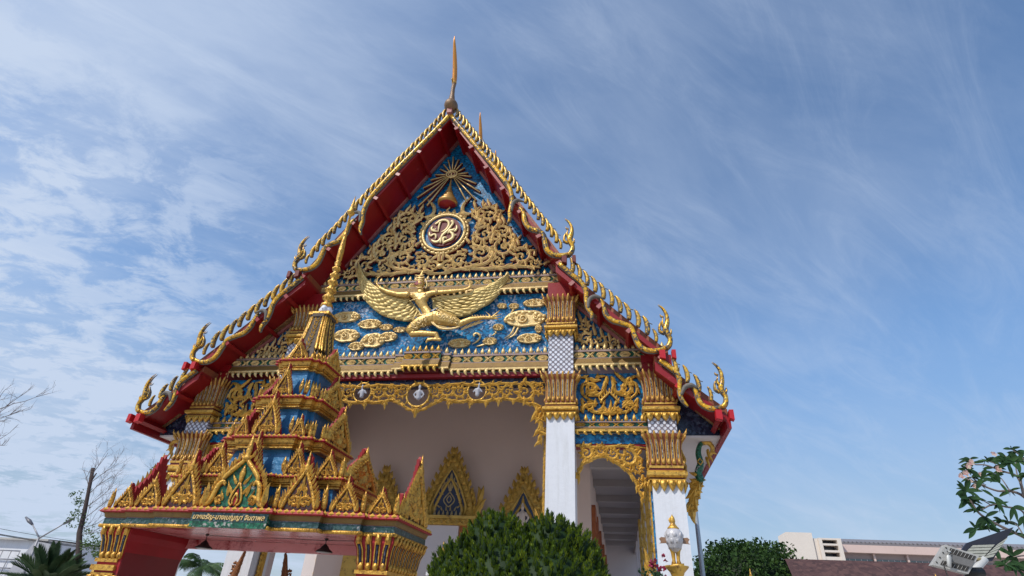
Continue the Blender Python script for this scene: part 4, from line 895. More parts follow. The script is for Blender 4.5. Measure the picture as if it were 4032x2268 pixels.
# ================================================================== DOORWAY AND WINDOWS OF THE PORCH WALL
NAVYP = paint('navy_panel', (0.01, 0.018, 0.05), (0.012, 0.03, 0.09), 0.4, 0, 3, 0.1)
def gable_frame(cx, z0, zt, hw, Y, name, niche=True, flare=True, parent=None):
    m = MB(); f = FA(Y); H = zt-z0
    L = [(cx-hw*0.80, z0), (cx-hw*0.86, z0+H*0.18), (cx-hw*0.74, z0+H*0.34), (cx-hw*0.52, z0+H*0.58), (cx-hw*0.24, z0+H*0.84), (cx, zt)]
    if not flare: L = [(cx-hw*1.0, z0), (cx-hw*0.62, z0+H*0.40), (cx-hw*0.3, z0+H*0.72), (cx, zt)]
    R_ = [(2*cx-x, z) for x, z in L][::-1]
    m.prism(f, L+R_[1:], -0.05, 0.10)
    for off, c_, w_ in ((0.90, 0.12, 0.05), (0.72, 0.15, 0.045), (0.56, 0.13, 0.05)):
        q = [(cx+(x-cx)*off, z0+(z-z0)*off*(1 if off > .8 else .97)) for x, z in L+R_[1:]]; m.stroke(f, q, w_, c_, 0.8, 5, 0)
    n = 11 if flare else 9
    for sgn in (-1, 1):
        for ring, (sc_, c_) in enumerate(((1.0, 0.10), (0.84, 0.17))):
            for k in range(n):
                t = (k+0.5)/n; x = t*(len(L)-1); i = min(int(x), len(L)-2); fr_ = x-i
                px, pz = L[i][0]*(1-fr_)+L[i+1][0]*fr_, L[i][1]*(1-fr_)+L[i+1][1]*fr_
                px = cx+(px-cx)*sc_; pz = z0+(pz-z0)*sc_
                px = cx+sgn*(cx-px)*1.0
                flame(m, f, px, pz-0.05, pi/2-sgn*-0.35 if False else pi/2+sgn*-0.45, H*0.105, H*0.034, sgn*1.0, c_)
    flame(m, f, cx, zt-0.18, pi/2, 0.24, 0.09, 0.0, 0.12)
    if flare:
        for sgn in (-1, 1):
            stem(m, f, [(cx+sgn*hw*0.72, z0+0.35), (cx+sgn*hw*0.70, z0+0.06), (cx+sgn*hw*0.95, z0+0.08), (cx+sgn*hw*1.05, z0+0.45), (cx+sgn*hw*1.12, z0+0.85)], 0.10, 0.10, None, 5, sgn)
            flame(m, f, cx+sgn*hw*1.02, z0+0.5, pi/2-sgn*0.1, 0.5, 0.1, -sgn*0.7, 0.12)
    o = m.build(name, GOLDSH, T)
    b_ = MB(); ins = [(cx-hw*0.50, z0+0.001), (cx-hw*0.52, z0+H*0.22), (cx-hw*0.42, z0+H*0.34), (cx, z0+H*0.70)]
    if not flare: ins = [(cx-hw*0.62, z0+0.001), (cx-hw*0.36, z0+H*0.32), (cx, z0+H*0.72)]
    b_.prism(f, ins+[(2*cx-x, z) for x, z in ins[::-1][1:]], 0.09, 0.125); b_.build('dark_blue_panel', NAVYP, o)
    return o, f, H
o, f, H = gable_frame(0.0, 4.33, 6.50, 0.98, 18.32, 'door_gable')
m = MB(); 
for sgn in (-1, 1):
    m.stroke(f, [(0, 5.62), (0.08*sgn, 5.45), (0.24*sgn, 5.30), (0.28*sgn, 5.10), (0.22*sgn, 5.0)], 0.022, 0.13, 0.6, 5, 3)
    m.stroke(f, [(0, 5.08), (0.18*sgn, 4.86), (0.12*sgn, 4.72), (0, 4.62)], 0.022, 0.13, 0.6, 5, 3); m.stroke(f, [(0, 4.98), (0.08*sgn, 4.85), (0, 4.74)], 0.018, 0.13, 0.6, 5, 3)
    for x, z, a in ((0.10, 5.4, 1.2), (0.2, 5.3, 1.1), (0.28, 5.15, 1.3), (0.3, 4.95, 0.9), (0.34, 4.75, 0.8), (0.28, 4.6, 0.3), (0.2, 4.5, 0.9), (0.06, 4.5, 1.2), (0.06, 5.2, 1.3), (0.42, 4.5, 1.2)): flame(m, f, x*sgn, z, a if sgn > 0 else pi-a, 0.17, 0.028, sgn, 0.13)
flame(m, f, 0, 5.5, pi/2, 0.22, 0.05, 0, 0.13); flame(m, f, 0, 5.1, pi/2, 0.3, 0.06, 0, 0.13); bud_row(m, f, -0.5, 0.5, 4.33, 0.2, 0.05, 0.15, 0.16)
m.build('gold_kanok', paint('cream_kanok', (0.50, 0.38, 0.20), (0.42, 0.30, 0.13), 0.5, 0.1, 5, 0.2), o)
m = MB(); m.box(AX-0.92, AX+0.92, 17.95, 18.79, 4.05, 4.325); m.box(AX-1.0, AX+1.0, 17.9, 18.79, 4.235, 4.326); m.build('door_lintel', GOLDSH, T)
m = MB(); frieze(m, m, FA(17.94), -0.9, 0.9, 4.06, 4.23, 0.0, 0.3); m.build('lintel_frieze', GOLDSH, T)
m = MB(); m.box(AX-0.85, AX+0.45, 18.0, 18.79, 0.86, 4.04); m.build('door_block', LWHITE, T)
m = MB(); m.box(AX+0.46, AX+0.80, 18.1, 18.79, 0.86, 4.05); 
for k in range(12): flame(m, FA(18.08), 0.63, 3.9-0.25*k, -1.3 if k % 2 else -1.8, 0.3, 0.08, 0.8)
m.build('orange_pilaster', paint('orange_pilaster', (0.45, 0.16, 0.04), (0.36, 0.10, 0.03), 0.5, 0.1, 4, 0.4), T)
m = MB(); m.prism(FA(18.4), [(0.80, 4.05), (0.80, 4.75), (1.35, 4.05)], -0.3, 0.1)
for k in range(7): flame(m, FA(18.28), 0.84+0.075*k, 4.68-0.09*k, 1.5, 0.14, 0.03, 0.4)
m.build('side_gable_roof', paint('brick_red_tiles', (0.24, 0.06, 0.03), (0.18, 0.05, 0.03), 0.6, 0, 6, 0.5), T)
for s in (-1, 1):
    o, f, H = gable_frame(s*2.42, 3.6, 5.92, 1.22, 18.5, 'window_gable', flare=False)
    m = MB(); bud = figure(s*2.42, 4.45, 0.72, 18.36, paint('pale_face', (0.62, 0.52, 0.46), (0.55, 0.45, 0.38), 0.5, 0, 5, 0.1), 0, o, 'deity_relief')
    m = MB(); m.stroke(f, [(s*2.42-0.36, 3.8), (s*2.42-0.38, 4.4), (s*2.42-0.2, 4.8), (s*2.42, 5.15), (s*2.42+0.2, 4.8), (s*2.42+0.38, 4.4), (s*2.42+0.36, 3.8)], 0.014, 0.13, 0.7, 4, 3)
    flame(m, f, s*2.42, 4.78, pi/2, 0.26, 0.045, 0, 0.17); m.build('thin_gold_line', GOLDSH, o)
    m = MB(); m.box(AX+s*2.42-1.0, AX+s*2.42+1.0, 18.4, 18.79, 1.2, 3.58); m.build('window_case', GOLDSH, T)
# ================================================================== GATEWAY WITH A TIERED SPIRE
GX, GY = -7.20, 11.34
G = thing('gateway', (GX, GY, 0), 'red gateway with gilded gables, blue tiers and a tall golden spire before the temple', 'gateway')
GOLDG = paint('gate_gold', (0.74, 0.43, 0.075), (0.54, 0.27, 0.035), 0.36, 0.45, 7, 0.9, (0.20, 0.08, 0.02), 18, 0.58)
RGLOSS = paint('gate_red', (0.34, 0.006, 0.012), (0.26, 0.005, 0.009), 0.62, 0, 2, 0.2)
MAROON = paint('maroon_wall', (0.20, 0.008, 0.014), (0.17, 0.006, 0.010), 0.4, 0, 1.0, 0.15)
FLOR = paint('floret_gold', (0.72, 0.42, 0.06), (0.60, 0.32, 0.04), 0.55, 0.05, 6, 0.2)
DARKM = mosaic('dark_red_mosaic', [(0, (0.05, 0.012, 0.008)), (0.7, (0.09, 0.02, 0.012)), (1, (0.04, 0.05, 0.04))], 30, None)
def plan(q, dx=0.0, dy=0.0):
    """redented rectangle from a quarter outline (front right), going round; q = [(x, y)...] with y forward"""
    q = [(x+dx, y+dy) for x, y in q]
    fr_ = [(GX+x, GY-y) for x, y in q]; br = [(GX+x, GY+y) for x, y in q][::-1]; bl = [(GX-x, GY+y) for x, y in q]; fl = [(GX-x, GY-y) for x, y in q][::-1]
    return fr_+br+bl+fl
def ring(q, off, z):
    return [Vector((x, y, z)) for x, y in plan(q, off, off)]
def moulding(mb, q, prof): mb.loft([ring(q, o, z) for o, z in prof], True, True, False)
def edges_front(q):
    """front-facing and side-facing runs of the plan: (frame, a0, a1)"""
    out_ = []; P = plan(q); n = len(P)
    for i in range(n):
        (x0, y0), (x1, y1) = P[i], P[(i+1) % n]
        if abs(y1-y0) < 1e-6 and y0 < GY: out_.append((Fr((0, y0, 0)), min(x0, x1), max(x0, x1)))
        elif abs(x1-x0) < 1e-6:
            s = 1 if x0 > GX else -1
            if s > 0: out_.append((Fr((x0, 0, 0), (0, 1, 0), (0, 0, 1), (1, 0, 0)), min(y0, y1), max(y0, y1)))
            else: out_.append((Fr((x0, 0, 0), (0, -1, 0), (0, 0, 1), (-1, 0, 0)), -max(y0, y1), -min(y0, y1)))
    return out_
def star_row(mb, fr, a0, a1, z, h, c):
    """diamond florets on the red roof edge with small balls under them"""
    n = max(1, int(round((a1-a0)/(h*1.25)))); st = (a1-a0)/n
    for i in range(n):
        a = a0+st*(i+0.5)
        V = [fr.P(a, z, c+h*0.42), fr.P(a-st*0.46, z, c), fr.P(a, z+h*0.48, c-0.01), fr.P(a+st*0.46, z, c), fr.P(a, z-h*0.48, c+0.01)]
        mb.add(V, [(0, 1, 2), (0, 2, 3), (0, 3, 4), (0, 4, 1)])
        mb.ball(fr.P(a+st/2, z-h*0.28, c+0.005), h*0.13, h*0.13, h*0.13, 5, 4)
def gable(fr, a, z, w_, h, parent, kind=0, c=0.0, mat=None):
    """kanok antefix: red backboard, pointed gold arch bristling with flames, scroll filling"""
    m = MB(); L0 = [(a-w_*0.54, z), (a-w_*0.48, z+h*0.16), (a-w_*0.34, z+h*0.40), (a-w_*0.15, z+h*0.66), (a-w_*0.03, z+h*1.0)]; L = [L0[0]]
    for (xa, za), (xb, zb2) in zip(L0, L0[1:]):
        for j in range(3): t = (j+1)/3; xx, zz3 = xa+(xb-xa)*t, za+(zb2-za)*t; L += [(xx-w_*0.045, zz3+h*0.02), (xx, zz3-h*0.012)] if w_ > 0.3 else [(xx, zz3)]
    L.append((a, z+h*1.08))
    R_ = [(2*a-x, y) for x, y in L][::-1]; m.prism(fr, L+R_[1:], c-0.07, c-0.005); n = 6; dk = MB(); q0 = [(a-w_*0.44, z+0.005), (a-w_*0.38, z+h*0.15), (a-w_*0.26, z+h*0.36), (a-w_*0.10, z+h*0.58), (a, z+h*0.72)]; dk.prism(fr, q0+[(2*a-x, y) for x, y in q0[::-1][1:]], c-0.004, c+0.004)
    o = m.build('antefix_gable', RGLOSS, parent); dk.build('dark_tympanum', DARKM, o); g_ = MB()
    arch = [(a-w_*0.46, z+0.01), (a-w_*0.40, z+h*0.15), (a-w_*0.28, z+h*0.36), (a-w_*0.12, z+h*0.58), (a, z+h*0.74)]
    wd = w_*0.044
    for sg in (1, -1):
        q = [(a+sg*(x-a), y) for x, y in arch]; g_.stroke(fr, q, [wd*1.2, wd*1.25, wd, wd*0.9, wd*0.8], c+0.02, 1.0, 6, 2)
        for k in range(10):
            t = (k+0.3)/10; x = t*(len(q)-1); i = min(int(x), len(q)-2); f_ = x-i; px, pz = q[i][0]*(1-f_)+q[i+1][0]*f_, q[i][1]*(1-f_)+q[i+1][1]*f_
            flame(g_, fr, px-sg*wd*0.8, pz, pi/2+sg*0.55, h*0.17, wd*0.85, -sg*0.8, c+0.02)
        flame(g_, fr, a-sg*w_*0.46, z+0.02, pi/2+sg*0.35, h*0.34, wd*1.0, -sg*1.1, c+0.035)
        scroll(g_, fr, a+sg*w_*0.14, z+h*0.15, w_*0.125, 0.5 if sg > 0 else 2.6, sg, 1.2, 4, 0.32, c+0.01)
        scroll(g_, fr, a+sg*w_*0.07, z+h*0.36, w_*0.065, 2.6 if sg > 0 else 0.5, -sg, 1.1, 3, 0.36, c+0.01)
        flame(g_, fr, a+sg*w_*0.09, z+h*0.26, pi/2-sg*0.15, h*0.24, wd*1.0, sg*0.9, c+0.01)
        flame(g_, fr, a+sg*w_*0.25, z+h*0.08, pi/2-sg*0.1, h*0.24, wd*0.9, -sg*0.9, c+0.01)
        flame(g_, fr, a+sg*w_*0.20, z+h*0.20, pi/2+sg*0.3, h*0.18, wd*0.8, sg*0.9, c+0.01)
        for k in range(9):
            t = (k+0.5)/9; x = t*(len(q)-1); i = min(int(x), len(q)-2); f_ = x-i; px, pz = q[i][0]*(1-f_)+q[i+1][0]*f_, q[i][1]*(1-f_)+q[i+1][1]*f_
            g_.ball(fr.P(px, pz, c+0.02+wd*0.95), wd*0.42, wd*0.42, wd*0.42, 5, 4)
    flame(g_, fr, a, z+h*0.03, pi/2, h*0.30, wd*1.1, 0.0, c+0.02); flame(g_, fr, a, z+h*0.36, pi/2, h*0.30, wd*1.1, 0.0, c+0.02)
    g_.stroke(fr, [(a, z+h*0.66), (a, z+h*0.80), (a, z+h*0.92), (a, z+h*1.12)], [wd*1.2, wd*1.6, wd*0.9, 0.004], c+0.02, 0.8, 6, 2)
    for sg in (1, -1):
        flame(g_, fr, a+sg*wd*0.6, z+h*0.72, pi/2-sg*0.75, h*0.20, wd*0.8, sg*1.0, c+0.03)
    g_.build('gold_relief', mat or GOLDG, o); return o
def leafspike(mb, fr, a, z, h, c=0.0, wd=None):
    mb = MB()
    wd = wd or h*0.14
    mb.stroke(fr, [(a, z), (a, z+h*0.3), (a+0.01, z+h*0.6), (a, z+h)], [wd*0.8, wd*1.1, wd*0.7, 0.004], c+0.01, 0.7, 6, 2)
    for k in range(4):
        for sg in (1, -1): flame(mb, fr, a, z+h*(0.08+0.17*k), pi/2-sg*0.6, h*0.26, wd*0.42, sg, c+0.03)
    mb.build('leaf_spike', GOLDG, G)

Q0 = [(0.80, 1.34), (0.80, 1.22), (1.76, 1.22), (1.76, 1.08), (2.52, 1.08), (2.52, 0.95), (3.14, 0.95)]
Q1 = [(0.50, 1.12), (0.50, 1.02), (1.20, 1.02), (1.20, 0.90), (1.86, 0.90)]
Q2 = [(0.68, 0.98), (0.68, 0.85), (0.96, 0.85), (0.96, 0.66), (1.14, 0.66)]
Q3 = [(0.48, 0.80), (0.48, 0.69), (0.67, 0.69), (0.67, 0.52), (0.80, 0.52)]
Q4 = [(0.35, 0.62), (0.35, 0.53), (0.48, 0.53), (0.48, 0.38), (0.58, 0.38)]
def cornice_ring(q, zb, h, big, label):
    m = MB(); moulding(m, q, [(-0.06, zb+h*0.30), (0.0, zb+h*0.36), (0.015, zb+h*0.62), (0.035, zb+h*0.66), (0.035, zb+h*0.70), (-0.1, zb+h*0.70)])
    c_ = m.build('tier_cornice', GOLDB if big else GOLDG, G)
    m = MB(); moulding(m, q, [(-0.05, zb), (-0.03, zb), (-0.03, zb+h*0.08), (-0.055, zb+h*0.12), (-0.055, zb+h*0.18), (-0.01, zb+h*0.24), (-0.01, zb+h*0.30), (-0.1, zb+h*0.301)]); m.build('gold_moulding', GOLDG, c_)
    m = MB(); moulding(m, q, [(-0.1, zb+h*0.701), (0.06, zb+h*0.701), (0.085, zb+h*0.78), (0.045, zb+h*0.97), (-0.1, zb+h*0.98)]); m.build('red_roof_edge', RGLOSS, c_)
    m = MB()
    for fr, a0, a1 in edges_front(q): star_row(m, fr, a0-0.04, a1+0.04, zb+h*0.88, 0.09, 0.062)
    m.build('gold_floret_row', FLOR, c_); return c_
# bottom storey: beam with green mosaic frieze
m = MB(); moulding(m, Q0, [(-0.12, 2.79), (-0.02, 2.79), (-0.02, 2.80), (-0.02, 2.98)]); beam = m.build('beam', SOFR, G)
m = MB(); moulding(m, Q0, [(-0.03, 2.84), (-0.008, 2.84), (-0.008, 2.96), (-0.03, 2.962)]); m.build('green_frieze', DGREEN, beam)
m = MB()
for fr, a0, a1 in edges_front(Q0):
    if fr.n.y < -0.5 and abs((a0+a1)/2-GX) < 0.3: continue
    m.tube([fr.P(a0-0.03, 2.815, 0.01), fr.P(a1+0.03, 2.815, 0.01)], 0.034, 8); n = int((a1-a0)/0.045)
    for k in range(n): m.ball(fr.P(a0+(a1-a0)*(k+.5)/n, 2.815, 0.03), 0.016, 0.02, 0.03, 5, 4)
m.build('rope_moulding', GOLDG, beam)
m = MB(); moulding(m, Q0, [(-0.05, 2.963), (0.0, 2.972), (0.02, 3.04), (0.035, 3.05), (0.035, 3.058), (-0.1, 3.058)]); m.build('ochre_band', GOLDB, beam)
m = MB(); moulding(m, Q0, [(-0.1, 3.059), (0.07, 3.059), (0.095, 3.08), (0.05, 3.15), (-0.1, 3.16)]); m.build('red_roof_edge', RGLOSS, beam)
m = MB()
for fr, a0, a1 in edges_front(Q0): star_row(m, fr, a0-0.05, a1+0.05, 3.118, 0.11, 0.068)
m.build('gold_floret_row', FLOR, beam)
# name panel
NY = GY-1.34-0.045
m = MB(); m.box(GX-0.80, GX+0.80, NY, NY+0.1, 2.795, 3.052); NP = m.build('name_panel', GREEN, G)
m = MB(); m.box(GX-0.79, GX+0.79, NY-0.004, NY, 2.895, 3.05); m.build('dark_green_band', DGREEN, NP)
cu_ = bpy.data.curves.new('lettering', 'FONT'); cu_.body = 'นายอรัญ-นางเบญญา จินดาพล'; cu_.size = 0.16; cu_.align_x = 'CENTER'; cu_.align_y = 'CENTER'; cu_.extrude = 0.006; cu_.offset = 0.0012; cu_.shear = 0.25
to = bpy.data.objects.new('lettering_tmp', cu_); COL.objects.link(to)
dg = bpy.context.evaluated_depsgraph_get(); dg.update(); me = bpy.data.meshes.new_from_object(to.evaluated_get(dg)); bpy.data.objects.remove(to)
xs = [v.co.x for v in me.vertices]; ys = [v.co.y for v in me.vertices]; k_ = 1.50/(max(xs)-min(xs)); mx0 = (max(xs)+min(xs))/2; my0 = (max(ys)+min(ys))/2
mt = MB(); mt.add([(GX+(v.co.x-mx0)*k_, NY-0.016-v.co.z, 2.97+(v.co.y-my0)*k_) for v in me.vertices], [tuple(p.vertices) for p in me.polygons])
mt.build('gold_lettering', paint('letter_gold', (0.80, 0.56, 0.24), (0.74, 0.50, 0.18), 0.45, 0.0, 4, 0.1), NP)
# gables round the bottom storey
frf = lambda y: Fr((GX, GY-y, 0))
m_ = MB(); f0 = frf(1.34); a, z = 0, 3.17
def big_gable():
    m = MB(); L = [(-0.66, 3.16), (-0.56, 3.45), (-0.46, 3.66), (-0.22, 4.02), (0, 4.42)]
    m.prism(f0, L+[(-x, y) for x, y in L[::-1][1:]], -0.10, -0.03); o = m.build('central_gable', RGLOSS, G)
    m = MB(); L2 = [(-0.52, 3.17), (-0.46, 3.40), (-0.36, 3.60), (-0.33, 3.68), (-0.14, 3.90), (0, 4.06)]
    m.prism(f0, L2+[(-x, y) for x, y in L2[::-1][1:]], -0.03, 0.0); m.build('green_tympanum', GREEN, o)
    m = MB()
    for sg in (1, -1):
        fs = Fr(f0.o, (sg, 0, 0))
        m.stroke(fs, [(-0.64, 3.18), (-0.53, 3.24), (-0.47, 3.45), (-0.44, 3.56), (-0.36, 3.63), (-0.29, 3.58)], [0.03, 0.055, 0.05, 0.045, 0.04, 0.015], 0.03, 1.0, 8, 4)
        m.stroke(fs, [(-0.30, 3.55), (-0.37, 3.68), (-0.24, 3.84), (-0.08, 3.99), (0.0, 4.10)], [0.015, 0.045, 0.048, 0.045, 0.04], 0.03, 1.0, 8, 4)
        for k in range(13):
            t = k/13; q = [(-0.60, 3.24), (-0.53, 3.50), (-0.44, 3.70), (-0.25, 3.92), (-0.04, 4.18)]; x = t*4; i = min(int(x), 3); f_ = x-i
            flame(m, fs, q[i][0]*(1-f_)+q[i+1][0]*f_, q[i][1]*(1-f_)+q[i+1][1]*f_, pi/2+0.45, 0.17, 0.035, -0.9, 0.01)
        flame(m, fs, -0.62, 3.2, pi/2+0.3, 0.42, 0.07, -1.0, 0.05)
        for x, z_, a_, l in ((-0.12, 3.40, 1.9, 0.3), (-0.2, 3.36, 1.5, 0.26), (-0.28, 3.28, 1.7, 0.22), (-0.08, 3.58, 1.9, 0.24), (-0.3, 3.22, 2.4, 0.2), (-0.38, 3.2, 1.8, 0.2)): flame(m, fs, x, z_, a_, l, 0.032, 1.0, 0.015)
        m.stroke(fs, [(0, 3.62), (-0.10, 3.40), (-0.12, 3.25), (-0.05, 3.18)], 0.022, 0.02); m.stroke(fs, [(0, 3.42), (-0.05, 3.30), (-0.03, 3.2)], 0.02, 0.03)
        scroll(m, fs, -0.36, 3.28, 0.08, 0.5, 1, 1.2, 3, 0.3, 0.02); flame(m, fs, 0.0, 4.02, pi/2+0.6, 0.22, 0.04, 1, 0.04)
    m.stroke(f0, [(0, 3.60), (0, 3.78), (0, 3.94)], [0.03, 0.065, 0.01], 0.02, 0.6, 6, 2)
    m.stroke(f0, [(0, 4.05), (0, 4.16), (0, 4.25), (0, 4.58)], [0.09, 0.055, 0.06, 0.005], 0.03, 0.8, 8, 2); m.build('gold_relief', GOLDG, o)
    m = MB(); m.prism(f0, [(-0.05, 3.19), (-0.085, 3.27), (0, 3.50), (0.085, 3.27), (0.05, 3.19)], 0.0, 0.02); m.build('red_heart', RGLOSS, o)
big_gable()
for sg in (-1, 1):
    gable(frf(1.22), sg*1.27, 3.16, 0.76, 0.98, G); gable(frf(1.08), sg*2.13, 3.16, 0.54, 0.62, G); gable(frf(0.95), sg*2.80, 3.16, 0.42, 0.46, G)
    m = MB(); leafspike(m, frf(1.22), sg*0.78, 3.16, 0.46); leafspike(m, frf(1.08), sg*1.70, 3.16, 0.50); leafspike(m, frf(0.95), sg*2.45, 3.16, 0.42); leafspike(m, frf(0.95), sg*3.12, 3.16, 0.38)
    for y_ in (0.80, 0.45, -0.45, -0.80):
        if sg > 0: leafspike(m, Fr((GX+3.14, GY, 0), (0, 1, 0), (0, 0, 1), (1, 0, 0)), y_, 3.16, 0.30)
    fs = Fr((GX+sg*3.14, GY, 0), (0, sg, 0), (0, 0, 1), (sg, 0, 0)); gable(fs, 0, 3.16, 1.30, 1.22, G); gable(fs, -0.74*1, 3.16, 0.36, 0.40, G)
# upper tiers
def tier(q, zb, hc, body_q, zbody0, gh, big):
    c_ = cornice_ring(q, zb, hc, big, '')
    # gables on this cornice
    zt = zb+hc*0.98; yf = q[0][1]; x0 = q[0][0]
    gable(frf(yf), -0.03, zt, x0*(0.86 if x0 < 0.7 else 1.0), gh, G)
    fr_ = Fr((GX+q[-1][0], GY, 0), (0, 1, 0), (0, 0, 1), (1, 0, 0)); gable(fr_, 0, zt, q[-1][1]*1.7, gh*0.95, G)
    fl_ = Fr((GX-q[-1][0], GY, 0), (0, -1, 0), (0, 0, 1), (-1, 0, 0)); gable(fl_, 0, zt, q[-1][1]*1.7, gh*0.95, G)
    m = MB()
    for i in range(1, len(q)-1, 2):
        (xa, ya) = q[i]; (xb, yb) = q[i+1]
        for sg in (-1, 1):
            leafspike(m, frf(ya), sg*(xb-0.03), zt, gh*0.36)
        leafspike(m, Fr((GX+xb, GY, 0), (0, 1, 0), (0, 0, 1), (1, 0, 0)), -(ya-0.04), zt, gh*0.40)
    return c_
def body(q, z0, z1, sh=0.86):
    m = MB(); m.loft([ring([(x*1.0, y*1.0) for x, y in q], 0, z0), ring([(x*sh, y*sh) for x, y in q], 0, z1)], True, True, False); o = m.build('blue_tier', BPAINT, G)
    g_ = MB(); P = [(fr, a0, a1) for fr, a0, a1 in edges_front(q)]
    for fr, a0, a1 in P:
        a = (a0+a1)/2; zc = z0+(z1-z0)*0.42; lh = (z1-z0)*0.44
        if a1-a0 < 0.06: continue
        for aa in ((a,) if a1-a0 < 0.5 else (a0+0.06, a1-0.06)):
            aa2 = aa*(0.93)+0.07*(GX if abs(fr.n.y) > 0.5 else (GY if fr.n.x > 0 else -GY))
            g_.stroke(fr, [(aa2, zc-lh/2), (aa2, zc), (aa2, zc+lh*0.62)], [0.02, 0.055, 0.006], -0.02, 0.7, 6, 3)
            for k in range(3):
                for sg in (1, -1): flame(g_, fr, aa2, zc-lh*0.4+k*lh*0.25, pi/2-sg*0.5, lh*0.3, 0.018, sg, 0.0)
    g_.build('leaf_ornament', GOLDG, o); return o
def sc(q, k, m_=0.0): return [(x*k-m_, y*k-m_) for x, y in q]
body(sc(Q1, 0.94), 3.15, 3.62, 0.96)
tier(Q1, 3.62, 0.22, None, 0, 0.80, False)
for sg in (-1, 1):
    gable(frf(1.02), sg*0.88, 3.83, 0.44, 0.62, G); gable(frf(0.90), sg*1.53, 3.83, 0.42, 0.50, G)
    m = MB(); leafspike(m, frf(0.90), sg*1.84, 3.83, 0.40)
body(sc(Q2, 0.93), 3.82, 4.42, 0.88)
tier(Q2, 4.40, 0.26, None, 0, 0.92, False)
for sg in (-1, 1): gable(frf(0.88), sg*0.66, 4.65, 0.30, 0.44, G)
body(sc(Q3, 0.93), 4.65, 5.36, 0.86)
tier(Q3, 5.34, 0.26, None, 0, 0.72, False)
body(sc(Q4, 0.92), 5.59, 6.32, 0.88)
tier(Q4, 6.30, 0.27, None, 0, 0.50, False)
# red flame tips (backs of the side gables) seen from behind on the left
m = MB(); fs = Fr((GX-2.55, GY+0.2, 0), (0, 1, 0), (0, 0, 1), (-1, 0, 0))
# bell-shaped golden body and the spire
SX, SY = GX, GY
def rbox(k, z): 
    q = [(0.60, 1.0), (0.60, 0.9), (0.80, 0.9), (0.80, 0.8), (0.9, 0.8), (0.9, 0.6), (1.0, 0.6)]
    return [Vector((x, y, z)) for x, y in plan([(a_*k*0.92, b_*k*0.92) for a_, b_ in q])]
m = MB(); prof = [(0.60, 6.57), (0.50, 6.72), (0.41, 6.95), (0.345, 7.25), (0.30, 7.55), (0.265, 7.88)]
m.loft([rbox(k, z) for k, z in prof], True, True, False); m.loft([rbox(0.295, 7.88), rbox(0.295, 7.97)], True, True, False)
BB = m.build('bell_body', paint('dark_inlay', (0.05, 0.035, 0.03), (0.09, 0.06, 0.035), 0.7, 0.0, 8, 0.4), G)
m = MB()
for sx, sy in ((-1, -1), (1, -1), (1, 1), (-1, 1)):
    for qx, qy in ((0.60, 1.0), (0.80, 0.9), (0.9, 0.8), (1.0, 0.6)):
        m.tube([(GX+sx*k*0.92*qx, GY+sy*k*0.92*qy, z) for k, z in prof], [0.055, 0.048, 0.042, 0.036, 0.032, 0.03], 5)
fr = Fr((GX, GY, 0), (1, 0, 0), (0, 0, 1), (0, -1, 0))
def bell(z):
    for (k0, za), (k1, zb_) in zip(prof, prof[1:]):
        if z <= zb_: return (k0+(k1-k0)*(z-za)/(zb_-za))*0.92
    return 0.2
for u_, n_ in (((1, 0, 0), (0, -1, 0)), ((0, 1, 0), (1, 0, 0)), ((0, -1, 0), (-1, 0, 0))):
    for k in range(10):
        z = 6.70+k*0.12; o_ = bell(z); fr = Fr((GX, GY, 0), u_, (0, 0, 1), n_); w0 = o_*0.5
        for sg in (1, -1):
            flame(m, fr, sg*w0*0.1, z-0.04, pi/2-sg*0.7, 0.16, 0.022, sg*1.3, o_+0.005); 
    fr = Fr((GX, GY, 0), u_, (0, 0, 1), n_); gable(fr, 0, 6.56, 0.42, 0.42, G, 0, bell(6.6)+0.04)
m.build('gold_ribs', GOLDG, BB)
m = MB(); m.box(GX-0.27, GX+0.27, GY-0.27, GY+0.27, 7.95, 8.03); m.build('cap_plate', GOLDG, BB)
# four white faces at the foot of the spire
hs = MB()
for k in range(4):
    d = Vector((sin(k*pi/2), -cos(k*pi/2), 0)); t_ = Vector((cos(k*pi/2), sin(k*pi/2), 0)); c_ = Vector((GX, GY, 8.17))+d*0.075
    hs.ball(c_, 0.10, 0.10, 0.15, 12, 8); hs.ball(c_+d*0.105+Vector((0, 0, -0.01)), 0.018, 0.018, 0.035, 6, 4)
    for s in (1, -1):
        hs.ball(c_+d*0.075+t_*s*0.042+Vector((0, 0, 0.035)), 0.024, 0.024, 0.016, 6, 4); hs.ball(c_+t_*s*0.10+Vector((0, 0, 0.0)), 0.022, 0.022, 0.05, 6, 4)
    hs.ball(c_+d*0.085+Vector((0, 0, -0.065)), 0.03, 0.03, 0.014, 6, 4)
blend_mesh(hs, 'white_face', SILVER, G, 0.012)
m = MB(); m.lathe([(0.13, 8.26), (0.16, 8.30), (0.15, 8.36), (0.09, 8.42), (0.08, 8.46), (0.15, 8.52), (0.16, 8.58), (0.09, 8.66), (0.075, 8.70), (0.135, 8.76), (0.145, 8.82), (0.08, 8.90), (0.07, 8.94), (0.125, 9.0), (0.13, 9.06), (0.075, 9.13), (0.065, 9.17), (0.11, 9.22), (0.115, 9.28), (0.065, 9.35), (0.06, 9.38),
  (0.095, 9.44), (0.095, 9.50), (0.055, 9.56), (0.08, 9.62), (0.085, 9.68), (0.05, 9.72), (0.075, 9.78), (0.078, 10.10), (0.05, 10.52), (0.045, 10.60), (0.055, 10.62), (0.04, 10.66), (0.045, 10.72), (0.028, 11.30), (0.06, 11.33), (0.075, 11.36), (0.11, 11.40), (0.11, 11.44), (0.07, 11.52), (0.08, 11.57), (0.05, 11.65), (0.058, 11.69), (0.036, 11.77), (0.042, 11.80), (0.022, 11.90), (0.006, 12.06)], GX, GY, 14)
